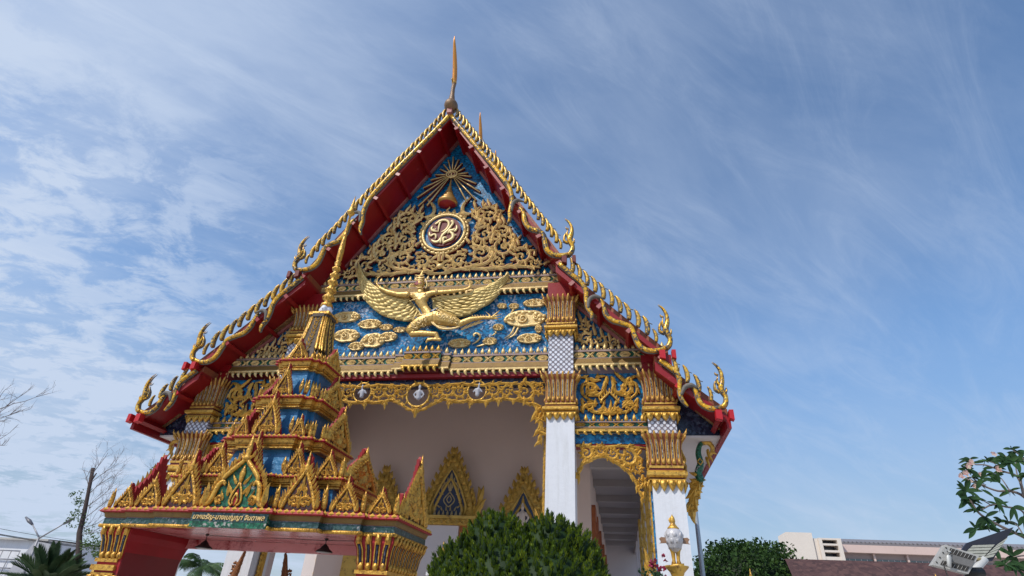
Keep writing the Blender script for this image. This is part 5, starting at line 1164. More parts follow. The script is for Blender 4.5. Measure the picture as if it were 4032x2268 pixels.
for z, r in ((8.55, 0.16), (8.79, 0.145), (9.03, 0.13), (9.25, 0.115), (9.47, 0.10)):
    for k in range(8): a = 2*pi*k/8; m.ball((GX+r*0.86*cos(a), GY+r*0.86*sin(a), z), 0.032, 0.032, 0.05, 6, 4)
m.build('spire', GOLDG, G)
# piers
for sg in (-1, 1):
    m = MB(); x0, x1 = sorted((GX+sg*2.48, GX+sg*3.02)); m.box(x0, x1, GY-0.80, GY+0.80, 0.25, 2.785); m.box(x0-0.1, x1+0.1, GY-0.9, GY+0.9, 0, 0.25); P_ = m.build('pier', MAROON, G)
    x_ = GX+sg*2.76
    m = MB(); cap_ = [(0.29, 1.98, 0.80), (0.285, 2.15, 0.81), (0.285, 2.25, 0.81), (0.30, 2.35, 0.83), (0.33, 2.56, 0.88), (0.38, 2.68, 0.93), (0.38, 2.785, 0.93)]
    if sg < 0: cap_ = [(h*0.93, z, d) for h, z, d in cap_]
    m.loft([[Vector((x_+a_*h, GY+b_*d, z)) for a_, b_ in ((-1, -1), (1, -1), (1, 1), (-1, 1))] for h, z, d in cap_], True, True, False); cp = m.build('pier_capital', RGLOSS, G)
    g_ = MB(); q_ = MB()
    for nn, uu, hw, base, n in (((0, -1, 0), (1, 0, 0), 0.33, 0.80, 4), ((1, 0, 0), (0, 1, 0), 0.82, 0.33, 10))[:1 if sg < 0 else 2]:
        n_, u_ = Vector(nn), Vector(uu)
        for k in range(n):
            f_ = (k+0.5)/n*2-1; pts = []
            for (h, z, d) in cap_[2:]:
                o_ = d if nn[1] else h; pts.append(Vector((x_, GY, z))+n_*(o_+0.012)+u_*(f_*(h if nn[1] else d)))
            wv = hw*0.86/n
            for e in (-1, 1): g_.tube([p+u_*(e*wv*0.62) for p in pts]+[pts[-1]+n_*0.03+Vector((0, 0, 0.03))], [wv*0.22]*5+[0.004], 4, n_, 0.9)
            q_.tube([p+n_*0.004 for p in pts[:-1]], wv*0.40, 4, n_, 0.4)
            g_.tube([pts[0]-Vector((0, 0, .02)), pts[0]+n_*0.03+Vector((0, 0, 0.05)), pts[0]+n_*0.02+Vector((0, 0, 0.12))], [wv*0.7, wv*0.8, 0.01], 5, n_, 0.6)
            g_.tube([pts[-2]-Vector((0, 0, .03)), pts[-2]+n_*0.02+Vector((0, 0, 0.05)), pts[-1]+n_*0.05+Vector((0, 0, 0.05))], [wv*0.5, wv*0.8, 0.01], 5, n_, 0.6)
    g_.build('petal', GOLDG, cp); q_.build('dark_inlay', NAVY, cp)
    m = MB()
    for z0_, z1_, e in ((2.17, 2.235, 0.03), (2.02, 2.12, 0.05), (1.93, 1.985, 0.02)):
        m.box(x_-0.285-e, (x_+0.285+e) if sg > 0 else x_+0.20, GY-0.81-e, GY+0.81+e if sg > 0 else GY-0.70, z0_, z1_)
    m.build('moulding', GOLDG, cp)
    m = MB(); f = Fr((x_, GY-0.83, 0)); 
    for k in range(4): leaf = -0.27+0.18*k; m.stroke(f, [(leaf, 1.94), (leaf, 1.86), (leaf, 1.76)], [0.08, 0.08, 0.005], 0.01, 0.5, 6, 2)
    f = Fr((x_+0.30, GY, 0), (0, 1, 0), (0, 0, 1), (1, 0, 0))
    for k in range(9 if sg > 0 else 0): leaf = -0.72+0.18*k; m.stroke(f, [(leaf, 1.94), (leaf, 1.86), (leaf, 1.76)], [0.08, 0.08, 0.005], 0.01, 0.5, 6, 2)
    m.build('hanging_teeth', GOLDG, cp)
m = MB(); m.box(GX-2.47, GX+2.47, GY+0.78, GY+0.93, 2.60, 2.785); m.build('rear_beam', SOFR, G)
m = MB(); m.box(GX+2.12, GX+2.475, GY+0.55, GY+0.77, 0.3, 2.62)
for k in range(9): flame(m, Fr((GX+2.28, GY+0.54, 0)), 0, 2.5-0.2*k, -1.3 if k % 2 else -1.8, 0.22, 0.06, 0.8)
m.build('rear_pilaster', GOLDSH, G)
# lamps under the gateway and the cable between them
LB = paint('black_iron', (0.012, 0.012, 0.013), (0.02, 0.018, 0.018), 0.45, 0.3, 6, 0.3)
for i, (sx_, sy_) in enumerate(((512, 1378), (815, 1388))):
    p = at(sx_*4032/2576, sy_*4032/2576, 11.05); x_, y_, z_ = p.x, 11.05, p.z
    L_ = thing('pendant_lamp', (x_, y_, 2.79), ('black bell-shaped pendant lamp hanging nearest the maroon inner wall of the gateway', 'black bell-shaped pendant lamp hanging nearest the gilded right-hand pier of the gateway')[i], 'lamp', 'pendant lamps under the gateway')
    m = MB(); m.lathe([(0.165, z_-0.01), (0.168, z_+0.0), (0.13, z_+0.03), (0.085, z_+0.06), (0.07, z_+0.09), (0.04, z_+0.115), (0.02, z_+0.14)], x_, y_, 20); m.build('lamp_shade', LB, L_)
    m = MB(); m.lathe([(0.02, z_-0.03), (0.12, z_-0.022), (0.15, z_-0.0105)], x_, y_, 18); m.build('glass', paint('frosted_glass', (0.35, 0.32, 0.32), (0.3, 0.28, 0.28), 0.3), L_)
    m = MB()
    z0_ = z_+0.14; n = 4; 
    for k in range(n): 
        zc = z0_+(2.78-z0_)*(k+.5)/n; m.tube([(x_+0.012*cos(a_*pi/4)*(1 if k % 2 else 0), y_+0.012*cos(a_*pi/4)*(0 if k % 2 else 1), zc+(2.78-z0_)/n*0.55*sin(a_*pi/4)) for a_ in range(9)], 0.004, 4)
    m.build('chain', LB, L_)
    m = MB(); m.lathe([(0.035, 2.765), (0.035, 2.788)], x_, y_, 10); m.build('ceiling_rose', LB, L_)
    if i == 0: xa = x_
    else: xb = x_
m = MB(); m.tube([(xa+0.05+(xb+0.7-xa)*k/16, 11.05, 2.765-0.012*sin(pi*k/8)**2) for k in range(17)], 0.006, 5)
tag(m.build('cable', LB), 'thin black cable strung under the red gateway soffit between the two lamps', 'cable')
# ================================================================== PLANTS, LAMPS AND DISTANT THINGS
def leaf_cloud(mb, centers, n, size, rnd, spread, up=0.0, aspect=0.5):
    """many small leaf faces round the given clump centres"""
    for (cx, cy, cz, r) in centers:
        for k in range(n):
            u = rnd.gauss(0, 1), rnd.gauss(0, 1), rnd.gauss(0, 1); L = sqrt(sum(q*q for q in u)) or 1
            rr = r*(rnd.random()**0.4)*spread; p = Vector((cx+u[0]/L*rr, cy+u[1]/L*rr, cz+u[2]/L*rr*0.85))
            d = Vector((rnd.gauss(0, 1), rnd.gauss(0, 1), rnd.gauss(0, 1)+up)).normalized(); t = d.cross(Vector((rnd.gauss(0, 1), rnd.gauss(0, 1), rnd.gauss(0, 1)))).normalized()
            s_ = size*rnd.uniform(0.6, 1.3); mb.add([p-d*s_, p+t*s_*aspect, p+d*s_, p-t*s_*aspect], [(0, 1, 2, 3)])
# --- conifer bush in front of the porch
def thuja():
    rnd = random.Random(5); x0, y0 = -1.37, 8.2
    o = thing('conifer_bush', (x0, y0, 0), 'rounded dense green conifer bush with upright feathery tufts, before the porch', 'bush')
    m = MB(); tp = []
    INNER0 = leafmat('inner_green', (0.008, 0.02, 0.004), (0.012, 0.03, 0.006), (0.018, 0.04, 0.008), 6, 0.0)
    m3 = MB(); m3.tube([(x0, y0, 0), (x0, y0, 1.0)], [0.12, 0.09], 8); m3.build('trunk', paint('bark', (0.10, 0.07, 0.05), (0.07, 0.05, 0.035), 0.9, 0, 8, 0.6), o)
    n = 620
    lobes = [(-0.36, 0.0, 2.82, 0.44), (0.52, -0.02, 2.80, 0.42), (0.80, 0.1, 2.70, 0.40), (0.08, 0.1, 2.66, 0.52), (-0.74, 0.0, 2.46, 0.50), (0.92, 0.0, 2.40, 0.42), (-0.88, 0.0, 2.10, 0.46), (1.02, 0, 2.04, 0.44), (-0.98, 0, 1.6, 0.5), (1.08, 0, 1.5, 0.45), (-0.1, -0.35, 2.42, 0.62), (0.55, -0.4, 2.36, 0.58), (-0.6, -0.45, 2.1, 0.6), (0.15, -0.6, 2.0, 0.66), (0.8, -0.5, 1.9, 0.6), (-0.2, -0.7, 1.5, 0.8), (0.6, -0.7, 1.4, 0.7), (0.1, 0.2, 1.9, 1.05)]
    lobes = [(lx*(0.86 if lx > 0 else 0.92), ly, lz-0.11, lr) for lx, ly, lz, lr in lobes]
    core = MB()
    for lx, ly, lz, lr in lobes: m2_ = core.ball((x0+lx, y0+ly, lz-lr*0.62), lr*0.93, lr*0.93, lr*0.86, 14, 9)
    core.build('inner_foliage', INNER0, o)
    tips = []
    for lx, ly, lz, lr in lobes:
        k_ = int(230*lr*lr/0.5)
        for i in range(k_):
            zt = 1-(i+0.5)/k_*1.75; ph = i*2.39996+lx*9; rr = sqrt(max(0, 1-zt*zt)); q = rnd.uniform(0.9, 1.05)
            p = Vector((x0+lx+lr*rr*cos(ph)*q, y0+ly+lr*rr*sin(ph)*q, lz-lr*0.62+lr*0.92*zt*q))
            if p.y > y0+0.25: continue
            if any((Vector((x0+a_, y0+b_, c_-r_*0.62))-p).length < r_*0.80 for a_, b_, c_, r_ in lobes if (a_, b_) != (lx, ly)): continue
            tips.append((p, rr*cos(ph), rr*sin(ph)))
    core2 = MB()
    for p0_, ox_, oy_ in tips:
        cx, cy, cz = p0_; h = rnd.uniform(0.13, 0.20); w_ = rnd.uniform(0.042, 0.062); ax = Vector((ox_*0.45, oy_*0.45, 1)).normalized()
        bx = Vector((rnd.gauss(0, .06), rnd.gauss(0, .06), 0)); base = Vector((cx, cy, cz))
        core2.tube([base-ax*h*0.45, base-ax*h*0.15, base+ax*h*0.2, base+ax*h*0.45+bx*0.3, base+ax*h*0.60+bx*0.5], [w_*0.5, w_*0.72, w_*0.62, w_*0.32, 0.004], 6)
        for k in range(70):
            t = rnd.random()**0.8; a = rnd.uniform(0, 2*pi); rw = w_*(0.55+0.55*rnd.random())*sin(pi*min(1, 0.22+0.76*t))**0.7
            p = base+ax*(h*(t*1.05-0.42))+Vector((cos(a)*rw, sin(a)*rw, 0))
            d = (ax*1.6+Vector((cos(a), sin(a), 0))*0.6).normalized(); tt_ = d.cross(Vector((cos(a), sin(a), 0.2))).normalized(); s_ = rnd.uniform(0.024, 0.042)
            m.add([p-d*s_*0.5, p+tt_*s_*0.26, p+d*s_, p-tt_*s_*0.26], [(0, 1, 2, 3)])
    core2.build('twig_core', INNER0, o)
    m.build('foliage', leafmat('conifer_green', (0.030, 0.062, 0.003), (0.095, 0.150, 0.008), (0.26, 0.31, 0.02), 6, 0.2), o)
thuja()
# --- round topped tree far right of the temple
def roundtree(name, label, cx, cy, z0, r, rz, seed, n=150, group=None, mat=None, per=60, size=0.16):
    rnd = random.Random(seed); o = thing(name, (cx, cy, 0), label, 'tree', group)
    m = MB(); m.tube([(cx, cy, 0), (cx+.1, cy, z0*0.6), (cx, cy, z0)], [0.35, 0.28, 0.2], 8)
    for k in range(5): a = k*1.3; m.tube([(cx, cy, z0*0.55), (cx+r*0.4*cos(a), cy+r*0.4*sin(a), z0+rz*0.1)], [0.16, 0.05], 6)
    m.build('trunk', paint('grey_bark', (0.13, 0.11, 0.09), (0.09, 0.075, 0.06), 0.9, 0, 5, 0.6), o)
    C = []
    for i in range(n):
        zt = 1-(i+0.5)/n*1.6; zt = max(-0.6, zt); ph = i*2.39996; rr = sqrt(max(0, 1-zt*zt)); q = rnd.uniform(0.86, 1.03)*(1+0.07*sin(2.7*ph+4*zt))
        C.append((cx+r*q*rr*cos(ph), cy+r*q*rr*sin(ph), z0+rz*zt*q, r*0.17))
    m = MB(); leaf_cloud(m, C, per, size, rnd, 1.0); 
    m.build('crown', mat, o)
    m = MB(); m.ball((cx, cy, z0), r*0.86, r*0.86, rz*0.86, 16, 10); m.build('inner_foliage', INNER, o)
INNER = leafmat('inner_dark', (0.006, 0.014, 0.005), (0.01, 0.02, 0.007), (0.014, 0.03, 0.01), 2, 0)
TREEM = leafmat('mango_green', (0.012, 0.035, 0.008), (0.03, 0.07, 0.014), (0.06, 0.115, 0.022), 1.3, 0.2)
roundtree('dome_tree', 'dark green dome-shaped tree between the grey pole and the brown tiled roof', 8.9, 45, 3.9, 3.9, 3.3, 3, 190, None, TREEM, 70, 0.15)
# --- buildings on the right
B1 = thing('tiled_building', (17, 43, 0), 'low building with a long dark brown tiled roof at right', 'building')
BTILE = mosaic('dark_brown_tiles', [(0, (0.050, 0.022, 0.018)), (0.5, (0.075, 0.033, 0.028)), (1, (0.105, 0.05, 0.04))], 5, None, 0.6, 0.6)
m = MB(); m.add([(10.2, 38, 3.2), (29, 38, 3.2), (29, 42, 6.05), (10.6, 42, 5.90), (29, 42.3, 5.9), (10.6, 42.3, 5.75)], [(0, 1, 2, 3), (3, 2, 4, 5)])
m.build('roof', BTILE, B1)
m = MB(); m.box(10.6, 28.6, 38.6, 45, 0, 3.3); m.build('wall', LWHITE, B1)
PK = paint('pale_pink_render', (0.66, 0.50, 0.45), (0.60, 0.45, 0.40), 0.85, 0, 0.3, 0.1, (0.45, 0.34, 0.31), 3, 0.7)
CRM = paint('cream_render', (0.74, 0.66, 0.58), (0.68, 0.60, 0.53), 0.85, 0, 0.4, 0.1)
B2 = thing('pink_building', (26, 62, 0), 'long pale pink building with a cream stair tower behind the brown tiled roof', 'building')
m = MB(); m.box(15.65, 17.95, 60, 63, 0, 10.05); m.box(18.0, 18.4, 60.2, 63, 0, 9.6); m.build('lift_tower', CRM, B2)
m = MB()
for z in (8.05, 8.62, 9.12): pass
m.box(18.41, 18.7, 59.9, 62, 0, 9.62); m.box(20.0, 20.35, 59.9, 62, 0, 9.62)
for z0_, z1_ in ((7.0, 8.05), (8.42, 8.60), (9.00, 9.16), (9.48, 9.62)): m.box(18.701, 19.999, 59.95, 61.9, z0_, z1_)
o = m.build('stair_tower', CRM, B2); m = MB(); m.box(18.701, 19.999, 61.0, 61.1, 7.0, 9.5); m.build('dark_opening', paint('dark_glass', (0.03, 0.035, 0.06), (0.05, 0.055, 0.08), 0.2), o)
m = MB(); m.box(20.351, 46, 60.6, 61.2, 8.55, 9.20); m.build('parapet', PK, B2)
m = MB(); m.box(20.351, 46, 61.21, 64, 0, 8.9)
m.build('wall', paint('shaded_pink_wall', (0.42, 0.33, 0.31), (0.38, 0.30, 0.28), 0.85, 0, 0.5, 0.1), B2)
for k in range(9):
    m = MB(); m.box(20.6+k*2.8, 23.1+k*2.8, 61.12, 61.209, 7.2, 8.05); wn = m.build('window', paint('green_grey_glass', (0.16, 0.21, 0.20), (0.12, 0.17, 0.17), 0.2), B2)
    m = MB(); m.box(23.14+k*2.8, 23.30+k*2.8, 60.9, 61.12, 6.5, 8.54); m.build('pilaster', PK, B2)
    m = MB()
    for j in range(1, 5): m.box(20.6+k*2.8+j*0.5-.02, 20.6+k*2.8+j*0.5+.02, 61.09, 61.119, 7.2, 8.05)
    m.build('mullion', LWHITE, wn)
m = MB(); m.add([(20.351, 60.7, 9.42), (46, 60.7, 9.42), (46, 63, 10.0), (20.351, 63, 10.0)], [(0, 1, 2, 3)]); m.box(20.351, 46, 60.65, 60.75, 9.201, 9.43)
for k in range(70): m.box(20.4+k*0.365, 20.5+k*0.365, 60.6, 60.70, 9.431, 9.50)
m.build('roof', paint('grey_roofing', (0.22, 0.20, 0.21), (0.17, 0.155, 0.16), 0.6, 0, 3, 0.5), B2)
# --- grey pole beyond the temple eave
m = MB(); m.lathe([(0.11, 0), (0.085, 3.0), (0.065, 7.0), (0.05, 7.05)], 2.80, 22.0, 12)
m.ball((2.8, 22, 7.1), 0.09, 0.09, 0.09); tag(m.build('pole', paint('galvanised_steel', (0.42, 0.46, 0.50), (0.34, 0.38, 0.42), 0.4, 0.5, 2, 0.2), None, (2.8, 22, 0)), 'plain grey metal pole standing behind the corner bracket of the temple eave', 'pole')
# --- bird-figure garden lamp
def garden_lamp():
    x, y = 0.80, 9.0; o = thing('garden_lamp', (x, y, 0), 'white lotus-bud lamp with a gold crown on gilded posts beside the outer pillar', 'lamp')
    m = MB(); m.lathe([(0.16, 0), (0.16, 0.3), (0.08, 0.4), (0.06, 1.6), (0.07, 2.05), (0.065, 2.2), (0.10, 2.29), (0.155, 2.345), (0.17, 2.365), (0.165, 2.375), (0.05, 2.37)], x, y, 16); m.build('gilded_post', GOLD, o)
    m = MB()
    for dx in (-0.032, 0.032): m.tube([(x+dx*1.2, y, 2.37), (x+dx, y, 2.45), (x+dx*1.1, y, 2.55), (x+dx*1.6, y, 2.66)], [0.045, 0.024, 0.032, 0.055], 8)
    m.tube([(x-0.07, y-.03, 2.38), (x+0.1, y-.03, 2.38)], [0.02, 0.03], 6)
    m.build('leg', GOLD, o)
    m = MB(); m.lathe([(0.015, 2.54), (0.06, 2.57), (0.095, 2.62), (0.122, 2.69), (0.130, 2.76), (0.118, 2.82), (0.085, 2.86), (0.05, 2.87)], x, y, 20)
    for r_ in range(3):
        for k in range(8):
            a = 2*pi*k/8+r_*pi/8; z = 2.62+r_*0.07; rr = (0.088, 0.118, 0.128)[r_]
            m.tube([(x+rr*0.9*cos(a), y+rr*0.9*sin(a), z-0.03), (x+rr*1.0*cos(a), y+rr*1.0*sin(a), z+0.02), (x+rr*0.98*cos(a), y+rr*0.98*sin(a), z+0.06)], [0.03, 0.035, 0.004], 5, (cos(a), sin(a), 0), 0.35)
    m.build('white_globe', paint('milky_globe', (0.52, 0.50, 0.51), (0.44, 0.43, 0.45), 0.35, 0, 5, 0.2), o)
    m = MB(); m.lathe([(0.082, 2.862), (0.085, 2.875), (0.06, 2.90), (0.038, 2.93), (0.034, 2.955), (0.04, 2.965), (0.036, 3.0), (0.03, 3.02), (0.022, 3.035), (0.012, 3.045), (0.003, 3.065)], x, y, 14)
    m.stroke(Fr((x, y, 0)), [(-0.035, 2.95), (-0.045, 2.99), (-0.03, 3.02)], [0.012, 0.015, 0.005]); m.build('gold_crown', GOLD, o)
    for sg in (-1, 1):
        m = MB(); m.prism(Fr((x, y, 0), (sg, 0, 0)), [(0.10, 2.74), (0.185, 2.75), (0.215, 2.725), (0.195, 2.70), (0.195, 2.675), (0.215, 2.665), (0.10, 2.672)], -0.02, 0.02); m.build('wing', paint('brown_gold', (0.30, 0.17, 0.10), (0.24, 0.13, 0.07), 0.5, 0.2, 9, 0.3), o)
garden_lamp()
# --- bougainvillea
def bougain():
    rnd = random.Random(8); x, y = 0.56, 9.5; o = thing('bougainvillea', (x, y, 0), 'small bougainvillea with magenta blooms at the foot of the lamp', 'plant')
    m = MB(); C = [(x+rnd.uniform(-0.26, 0.22), y+rnd.uniform(-.2, .2), rnd.uniform(1.7, 2.33), 0.09) for _ in range(34)]; leaf_cloud(m, C, 34, 0.03, rnd, 1.0); m.build('foliage', leafmat('bougain_green', (0.02, 0.06, 0.03), (0.04, 0.10, 0.045), (0.08, 0.15, 0.07), 12), o)
    m = MB(); C = [(x-0.02+rnd.uniform(-0.1, 0.12), y-.1+rnd.uniform(-.1, .1), rnd.uniform(2.2, 2.46), 0.035) for _ in range(13)]+[(x+0.1, y-.1, 2.54, .03), (x+0.12, y-.1, 2.48, .03)]; leaf_cloud(m, C, 14, 0.022, rnd, 1.0, 0, 0.7); m.build('blooms', leafmat('magenta', (0.22, 0.01, 0.03), (0.34, 0.03, 0.07), (0.40, 0.06, 0.16), 12, 0.3), o)
    m = MB(); 
    for k in range(7): m.tube([(x, y, 0.5), (x+rnd.uniform(-.15, .1), y, 1.4), (x+rnd.uniform(-.2, .15), y, 2.3)], [0.02, 0.012, 0.005], 5)
    m.lathe([(0.16, 0.0), (0.22, 0.5), (0.2, 0.5)], x, y, 12); m.build('stems_and_pot', CONC, o)
bougain()
# --- small gilded stupa finials on their boundary shrines
def shrine(x, y, zt, label, hscale=1.0):
    o = thing('boundary_shrine', (x, y, 0), label, 'shrine', None)
    m = MB(); m.square([(0.35, 0), (0.35, 0.3), (0.26, 0.35), (0.26, zt-0.95), (0.32, zt-0.9), (0.32, zt-0.82), (0.2, zt-0.8)], x, y); m.build('white_base', WHITE, o)
    m = MB(); k = hscale; m.lathe([(0.20, zt-0.80), (0.215, zt-0.74), (0.20, zt-0.68), (0.185, zt-0.55), (0.15, zt-0.45), (0.08, zt-0.39), (0.06, zt-0.36), (0.085, zt-0.34), (0.05, zt-0.27), (0.06, zt-0.25), (0.035, zt-0.18), (0.02, zt-0.08), (0.004, zt)], x, y, 16); m.build('gilded_finial', GOLD, o)
p = at(1117*1.5652, 1361*1.5652, 16.4); shrine(p.x, 16.4, p.z, 'golden bell-shaped finial rising against the porch wall left of the conifer bush')
p = at(1886*1.5652, 1430*1.5652, 24); shrine(p.x, 24, p.z, 'gold finial tip before the dome-shaped tree')
p = at(2352*1.5652, 1443*1.5652, 24); shrine(p.x, 24, p.z, 'gold finial tip below the white floodlight')
p = at(268*1.5652, 1385*1.5652, 17); shrine(p.x, 17, p.z, 'golden finial just left of the gateway, behind the sago palm')
# --- solar street light at the right edge
def solar():
    def w_(px, py, Y): return at(px*1.5652, py*1.5652, Y)
    base = w_(2440, 1449, 7.2); o = thing('solar_street_light', (base.x-0.4, 7.2, 0), 'solar street light with a tilted panel and a white floodlight on a pale pole', 'street light')
    WM = paint('white_metal', (0.62, 0.62, 0.60), (0.52, 0.52, 0.50), 0.4, 0.1, 6, 0.2, (0.3, 0.22, 0.16), 8, 0.72)
    m = MB(); pt = w_(2478, 1405, 7.2); pb = w_(2440, 1449, 7.2); d = (pb-pt); m.tube([tuple(pt), tuple(pb), tuple(pb+d*1.2), (pb.x+d.x*1.6-0.03, 7.2, 1.6), (pb.x+d.x*1.6-0.03, 7.2, 0)], [0.035]*5, 12); m.build('pole', WM, o)
    def slab4(mb, pts, th, nn):
        n_ = Vector(nn)*th; V = [Vector(p) for p in pts]+[Vector(p)+n_ for p in pts]; k = len(pts)
        mb.add(V, [tuple(range(k)), tuple(range(2*k-1, k-1, -1))]+[(i, (i+1) % k, k+(i+1) % k, k+i) for i in range(k)])
    # panel light seen from below
    A = w_(2395, 1396, 7.15); B_ = w_(2450, 1364, 7.0); C_ = w_(2548, 1328, 7.25); D = w_(2518, 1378, 7.5); E_ = w_(2492, 1412, 7.45); A2 = w_(2408, 1410, 7.3)
    n_ = (B_-A).cross(E_-A).normalized(); n_ = -n_ if n_.z < 0 else n_
    m = MB(); slab4(m, [w_(2400, 1408, 7.2), w_(2432, 1366, 7.2), w_(2550, 1326, 7.2), w_(2496, 1412, 7.2)], 0.025, (0, 1, 0)); hd = m.build('panel_head', paint('dark_blue_black_casing', (0.02, 0.02, 0.03), (0.03, 0.03, 0.045), 0.35, 0.1, 4, 0.2), o)
    m = MB()
    for k in range(5):
        t0, t1 = k/5+0.02, (k+1)/5-0.02
        def L(t, s): 
            x = (2432+12*0)*0; a = (2440+48*0, 0); lx = 2448-40*t; rx = 2503-34*t; ly = 1371+38*t; ry = 1369+38*t
            return w_(lx+(rx-lx)*s, ly+(ry-ly)*s, 7.19)
        slab4(m, [L(t0, 0), L(t0, 1), L(t1, 1), L(t1, 0)], 0.004, (0, -1, 0))
        def L2(t, s):
            lx = 2508-38*t; rx = 2537-40*t; ly = 1370+36*t; ry = 1350+52*t
            return w_(lx+(rx-lx)*s, ly+(ry-ly)*s, 7.19)
        slab4(m, [L2(t0, 0.05), L2(t0, 1), L2(t1, 1), L2(t1, 0.05)], 0.004, (0, -1, 0))
    m.build('led_array', paint('led_lens', (0.42, 0.42, 0.36), (0.34, 0.34, 0.29), 0.3, 0, 30, 0.4), hd)
    m = MB(); e = w_(2462, 1407, 7.19); m.ball((e.x, 7.185, e.z), 0.04, 0.01, 0.015); m.build('sensor', paint('amber_sensor', (0.30, 0.26, 0.12), (0.25, 0.2, 0.1), 0.3), hd)
    # white floodlight, seen from behind
    m = MB(); q = [w_(2346, 1421, 7.0), w_(2379, 1370, 7.0), w_(2463, 1398, 7.0), w_(2436, 1444, 7.0)]; slab4(m, q, 0.09, (0, 1, 0)); GW = paint('aged_white_casing', (0.42, 0.41, 0.39), (0.34, 0.33, 0.31), 0.5, 0, 6, 0.3); fl = m.build('floodlight_body', GW, o)
    m = MB()
    def I(u, v): return q[0]*(1-u)*(1-v)+q[1]*(1-u)*v+q[2]*u*v+q[3]*u*(1-v)
    for v0, v1 in ((0.10, 0.30), (0.68, 0.92)):
        slab4(m, [I(0.18, v0), I(0.93, v0), I(0.93, v1), I(0.18, v1)], 0.006, (0, -1, 0))
    g_ = m.build('dark_grille', paint('dark_grille', (0.025, 0.022, 0.02), (0.05, 0.045, 0.04), 0.8, 0, 60, 0.9), fl)
    m = MB()
    for v0, v1 in ((0.10, 0.30), (0.68, 0.92)):
        for k in range(7):
            u = 0.22+k*0.105; m.tube([tuple(I(u, v0)+Vector((0, -0.008, 0))), tuple(I(u, v1)+Vector((0, -0.008, 0)))], 0.0022, 4)
    m.build('cooling_rib', GW, fl)
    m = MB(); slab4(m, [I(0.30, 0.34), I(0.95, 0.34), I(0.95, 0.66), I(0.30, 0.66)], 0.02, (0, -1, 0)); m.build('driver_box', paint('grey_box', (0.16, 0.155, 0.15), (0.13, 0.125, 0.12), 0.6), fl)
    m = MB(); m.tube([tuple(I(0.16, 0.72)+Vector((0, -.03, 0))), tuple(I(0.22, 0.5)+Vector((0, -.05, 0))), tuple(I(0.38, 0.06)+Vector((0, -.05, 0)))], [0.02, 0.022, 0.018], 6); m.build('mounting_bracket', WM, fl)
    m = MB()
    for k in range(4): m.ball(tuple(I(0.06, 0.15+0.24*k)+Vector((0, -0.004, 0))), 0.008, 0.006, 0.008, 6, 4)
    m.build('bolt', LB, fl)
    m = MB(); a = w_(2374, 1425, 7.0); m.tube([tuple(a+Vector((0, -.01, 0))), (a.x+0.01, 7.0, a.z-0.2), (a.x+0.25, 7.15, 1.7)], 0.006, 5); m.build('cord', LB, o)
    m = MB(); m.tube([tuple(w_(2430, 1440, 7.1)), tuple(w_(2470, 1440, 7.15))], 0.05, 8); m.build('clamp', LB, o)
solar()
